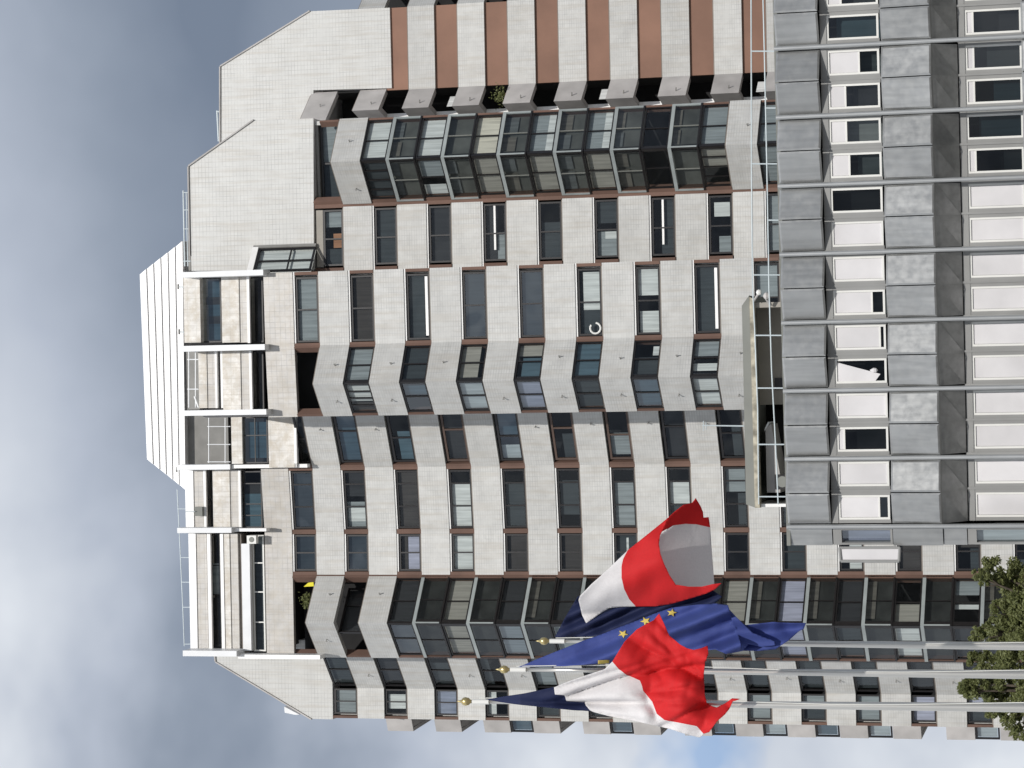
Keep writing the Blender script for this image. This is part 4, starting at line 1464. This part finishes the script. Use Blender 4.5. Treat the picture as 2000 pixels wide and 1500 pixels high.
def leaf(mb, c, size, k):
    n = Vector((random.gauss(0, 1), random.gauss(0, 1) - .4, random.gauss(0, 1) + .6)).normalized()
    u = n.orthogonal().normalized()
    a = random.random() * 6.28
    w = n.cross(u)
    d = u * math.cos(a) + w * math.sin(a)
    e = n.cross(d)
    i = len(mb.v)
    L_, Wd = size, size * .5
    for p in (c - d * L_ * .5, c + e * Wd * .5 + n * .01, c + d * L_ * .5, c - e * Wd * .5 + n * .01):
        mb.v.append(tuple(p))
    mb.f.append((i, i + 1, i + 2, i + 3))
    mb.uv.append([(0, 0)] * 4)
    mb.mi.append(mb.slot('leaf'))
def make_tree(name, label, base, clumps, Yc, nleaf, size):
    root = empty(name, base, label, 'tree')
    t = MB()
    b = Vector(base)
    crown = sum((c for c, r in clumps), Vector()) / len(clumps)
    fork = b.lerp(Vector((crown.x, crown.y, crown.z)), .55)
    n = 5
    for i in range(n):
        t.tube(b.lerp(fork, i / n), b.lerp(fork, (i + 1) / n), .2 - .02 * i, .2 - .02 * (i + 1), 'bark', 12, False)
    for c, r in clumps:
        mid = fork.lerp(c, .5) + Vector((random.uniform(-.2, .2), random.uniform(-.2, .2), .15))
        t.tube(fork, mid, .08, .05, 'bark', 8, False)
        t.tube(mid, c, .05, .015, 'bark', 8, False)
        for _ in range(5):
            e = c + Vector((random.gauss(0, 1), random.gauss(0, 1), random.gauss(.3, 1))).normalized() * r * .9
            t.tube(mid.lerp(c, .7), e, .02, .006, 'bark', 6, False)
    t.build('trunk', root)
    cr = MB()
    tot = sum(r ** 2 for c, r in clumps)
    for c, r in clumps:
        sub = []
        for _ in range(int(10 + r * 16)):
            d = Vector((random.gauss(0, 1), random.gauss(0, 1), random.gauss(0, 1))).normalized()
            sub.append((c + d * r * random.uniform(.35, .95), r * random.uniform(.18, .36)))
        m_ = int(nleaf * r ** 2 / tot)
        for i in range(m_):
            sc, sr = random.choice(sub)
            d = Vector((random.gauss(0, 1), random.gauss(0, 1), random.gauss(0, 1))).normalized()
            leaf(cr, sc + d * sr * random.random() ** .4, size * random.uniform(.6, 1.3), 0)
    cr.build('crown', root)
YTR = 75
cl = []
for x, y, r in ((1925, 1120, .5), (1905, 1130, .32), (1958, 1160, .72), (1985, 1130, .8), (1968, 1215, .7), (1935, 1200, .4), (1915, 1245, .4), (1898, 1245, .28), (1950, 1255, .7), (2000, 1200, 1.1), (2010, 1270, 1.0)):
    p = at(x + r * 40, y, YTR + random.uniform(-.6, .6))
    cl.append((p, r))
b_ = at(2000, 1190, YTR)
make_tree('tree', 'olive green leafy tree top rising beside the office block behind the flagpoles', (b_.x, YTR, 0), cl, YTR, 34000, .115)
cl = []
for x, y, r in ((1900, 1298, .5), (1885, 1335, .45), (1875, 1350, .3), (1915, 1345, .6), (1950, 1320, .8), (1925, 1385, .4), (1958, 1400, .4), (1985, 1425, .38), (1990, 1360, .8), (2020, 1400, .8)):
    p = at(x + r * 40, y, YTR + 1 + random.uniform(-.6, .6))
    cl.append((p, r))
b_ = at(2000, 1350, YTR + 1)
make_tree('tree', 'leafy tree top at the outer corner of the tower below the crumpled flag', (b_.x, YTR + 1, 0), cl, YTR + 1, 26000, .115)

# ---------------------------------------------------------------- small things on the balconies
def plant(x, y, Y, r, label):
    b = at(x, y, Y)
    root = empty('potted_plant', b, label, 'plant')
    mb = MB()
    mb.lathe(b, [(0, -.3), (.1, -.3), (.13, -.08), (.12, -.08), (0, -.1)], 'terra', 10)
    mb.build('pot', root)
    cr = MB()
    for i in range(160):
        d = Vector((random.gauss(0, .5), random.gauss(0, .4), abs(random.gauss(.3, .5))))
        leaf(cr, b + d * r, .16, 0)
    cr.build('foliage', root)
plant(606, 1172, 127.2, .4, 'green potted plant on the topmost open balcony of the left bay')
plant(985, 186, 135.9, .5, 'bushy green plant on a narrow balcony of the right wing')
tl = MB()
a = [at(593, 1146, 126.95), at(613, 1145, 126.95), at(612, 1137, 126.95), at(602, 1138, 126.95)]
MT['yellow'] = plain('yellow_towelling', (.75, .66, .05), .9)
tl.prism(a, Vector((0, .05, 0)), 'yellow')
p = at(602, 1143, 126.95)
o = tl.build('towel', None, loc=p)
tag(o, 'bright yellow cloth hung on the open balcony at the top of the left bay', 'cloth')
acu = empty('air_conditioner', at(490, 1054, 126.8), 'small pale air conditioner under the white shutter box near the roof', 'air conditioner')
mb = MB()
pbox(mb, 482, 500, 1046, 1062, 126.6, .35, 'whiteframe')
mb.build('casing', acu)
mb = MB()
p = at(491, 1054, 126.58)
mb.tube(p, p + Vector((0, .03, 0)), .14, .14, 'hoodmetal', 14)
mb.build('fan_grille', acu)
rg = MB()
p = at(1163, 641, 120.15)
for i in range(11):
    a0 = .9 + i * .48; a1 = a0 + .48
    rg.tube(p + Vector((.26 * math.cos(a0), .0, .26 * math.sin(a0))), p + Vector((.26 * math.cos(a1), 0, .26 * math.sin(a1))), .05, .05, 'whiteframe', 8)
o = rg.build('ring_ornament', None, loc=p)
tag(o, 'white ring-shaped ornament in a window of the middle flat facade', 'ornament')

# ---------------------------------------------------------------- ground
mb = MB()
mb.poly([Vector((-900, -300, 0)), Vector((900, -300, 0)), Vector((900, 1500, 0)), Vector((-900, 1500, 0))], plain('pale_paving', (.20, .195, .185), .85, var=.25, scale=.15))
struct(mb.build('ground'))

# ---------------------------------------------------------------- sky and sun
AZ, EL = R(7), R(36)
sd = Vector((math.sin(AZ) * math.cos(EL), -math.cos(AZ) * math.cos(EL), math.sin(EL)))
sl = bpy.data.lights.new('sun', 'SUN')
sl.energy = 3.3
sl.angle = R(.53)
sl.color = (1, .965, .92)
so = bpy.data.objects.new('sun', sl)
so.rotation_euler = (-sd).to_track_quat('-Z', 'Y').to_euler()
so.location = (20, -40, 60)
COL.objects.link(so)

w = bpy.data.worlds.new('World')
SC.world = w
w.use_nodes = True
nt = w.node_tree
bg = nt.nodes['Background']
sky = N(nt, 'ShaderNodeTexSky')
sky.sky_type = 'NISHITA'
sky.sun_disc = False
sky.sun_elevation = EL
sky.sun_rotation = R(180) - AZ
tc = N(nt, 'ShaderNodeTexCoord')
sep = N(nt, 'ShaderNodeSeparateXYZ')
L(nt, tc.outputs['Generated'], sep.inputs[0])
def math2(op, a, b):
    n = N(nt, 'ShaderNodeMath', operation=op)
    for i, v in enumerate((a, b)):
        if isinstance(v, (int, float)): n.inputs[i].default_value = v
        else: L(nt, v, n.inputs[i])
    return n.outputs[0]
el = ramp(nt, sep.outputs[2], [(.0, .66), (.10, .62), (.25, .42), (.35, .06), (.43, .57), (.6, .6), (1.0, .5)])
n1 = N(nt, 'ShaderNodeTexNoise', Scale=8, Detail=4, Roughness=.5, Distortion=.2)
mp = N(nt, 'ShaderNodeMapping')
mp.inputs['Scale'].default_value = (1, 1, 1.25)
mp.inputs['Location'].default_value = (.35, .2, .1)
L(nt, tc.outputs['Generated'], mp.inputs[0])
L(nt, mp.outputs[0], n1.inputs['Vector'])
n2 = N(nt, 'ShaderNodeTexNoise', Scale=22, Detail=3, Roughness=.5)
L(nt, mp.outputs[0], n2.inputs['Vector'])
clx = N(nt, 'ShaderNodeClamp'); clx.inputs[1].default_value = -.3; clx.inputs[2].default_value = .3
L(nt, sep.outputs[0], clx.inputs[0])
t = math2('ADD', el, math2('MULTIPLY', clx.outputs[0], -1.3))
t = math2('ADD', t, .12)
lx = ramp(nt, math2('MULTIPLY', sep.outputs[0], -1), [(.0, .45), (.12, 1.5)])
bk = ramp(nt, math2('MULTIPLY', sep.outputs[1], -1), [(.0, 0), (.35, 1)])
lx = math2('ADD', lx, math2('MULTIPLY', bk, 2.6))
amp = math2('MULTIPLY', math2('SUBTRACT', n1.outputs[0], .5), lx)
t = math2('ADD', t, math2('MULTIPLY', amp, 1.0))
t = math2('ADD', t, math2('MULTIPLY', math2('MULTIPLY', math2('SUBTRACT', n2.outputs[0], .5), lx), .30))
cl_ = ramp(nt, t, [(0, (.19, .23, .30)), (.3, (.305, .35, .425)), (.6, (.48, .525, .61)), (1, (.76, .795, .845))])
skyc = mixc(nt, 1, sky.outputs[0], (.10, .10, .10), 'MULTIPLY')
# a break in the cloud low on the left, clear sky showing through
hole = at(1385, 1478, 100) - CAM
hole.normalize()
vd = N(nt, 'ShaderNodeVectorMath', operation='DISTANCE')
L(nt, tc.outputs['Generated'], vd.inputs[0])
vd.inputs[1].default_value = hole
hz = math2('ADD', vd.outputs['Value'], math2('MULTIPLY', math2('SUBTRACT', n2.outputs[0], .5), .075))
hf = ramp(nt, hz, [(.0, .62), (.024, 0)])
fac = math2('ADD', hf, .04)
c = mixc(nt, fac, cl_, mixc(nt, .8, skyc, (.17, .36, .70)))
L(nt, c, bg.inputs[0])
bg.inputs[1].default_value = 1.0

SC.view_settings.view_transform = 'Standard'
SC.view_settings.look = 'None'
SC.view_settings.exposure = 0
SC.view_settings.gamma = 1
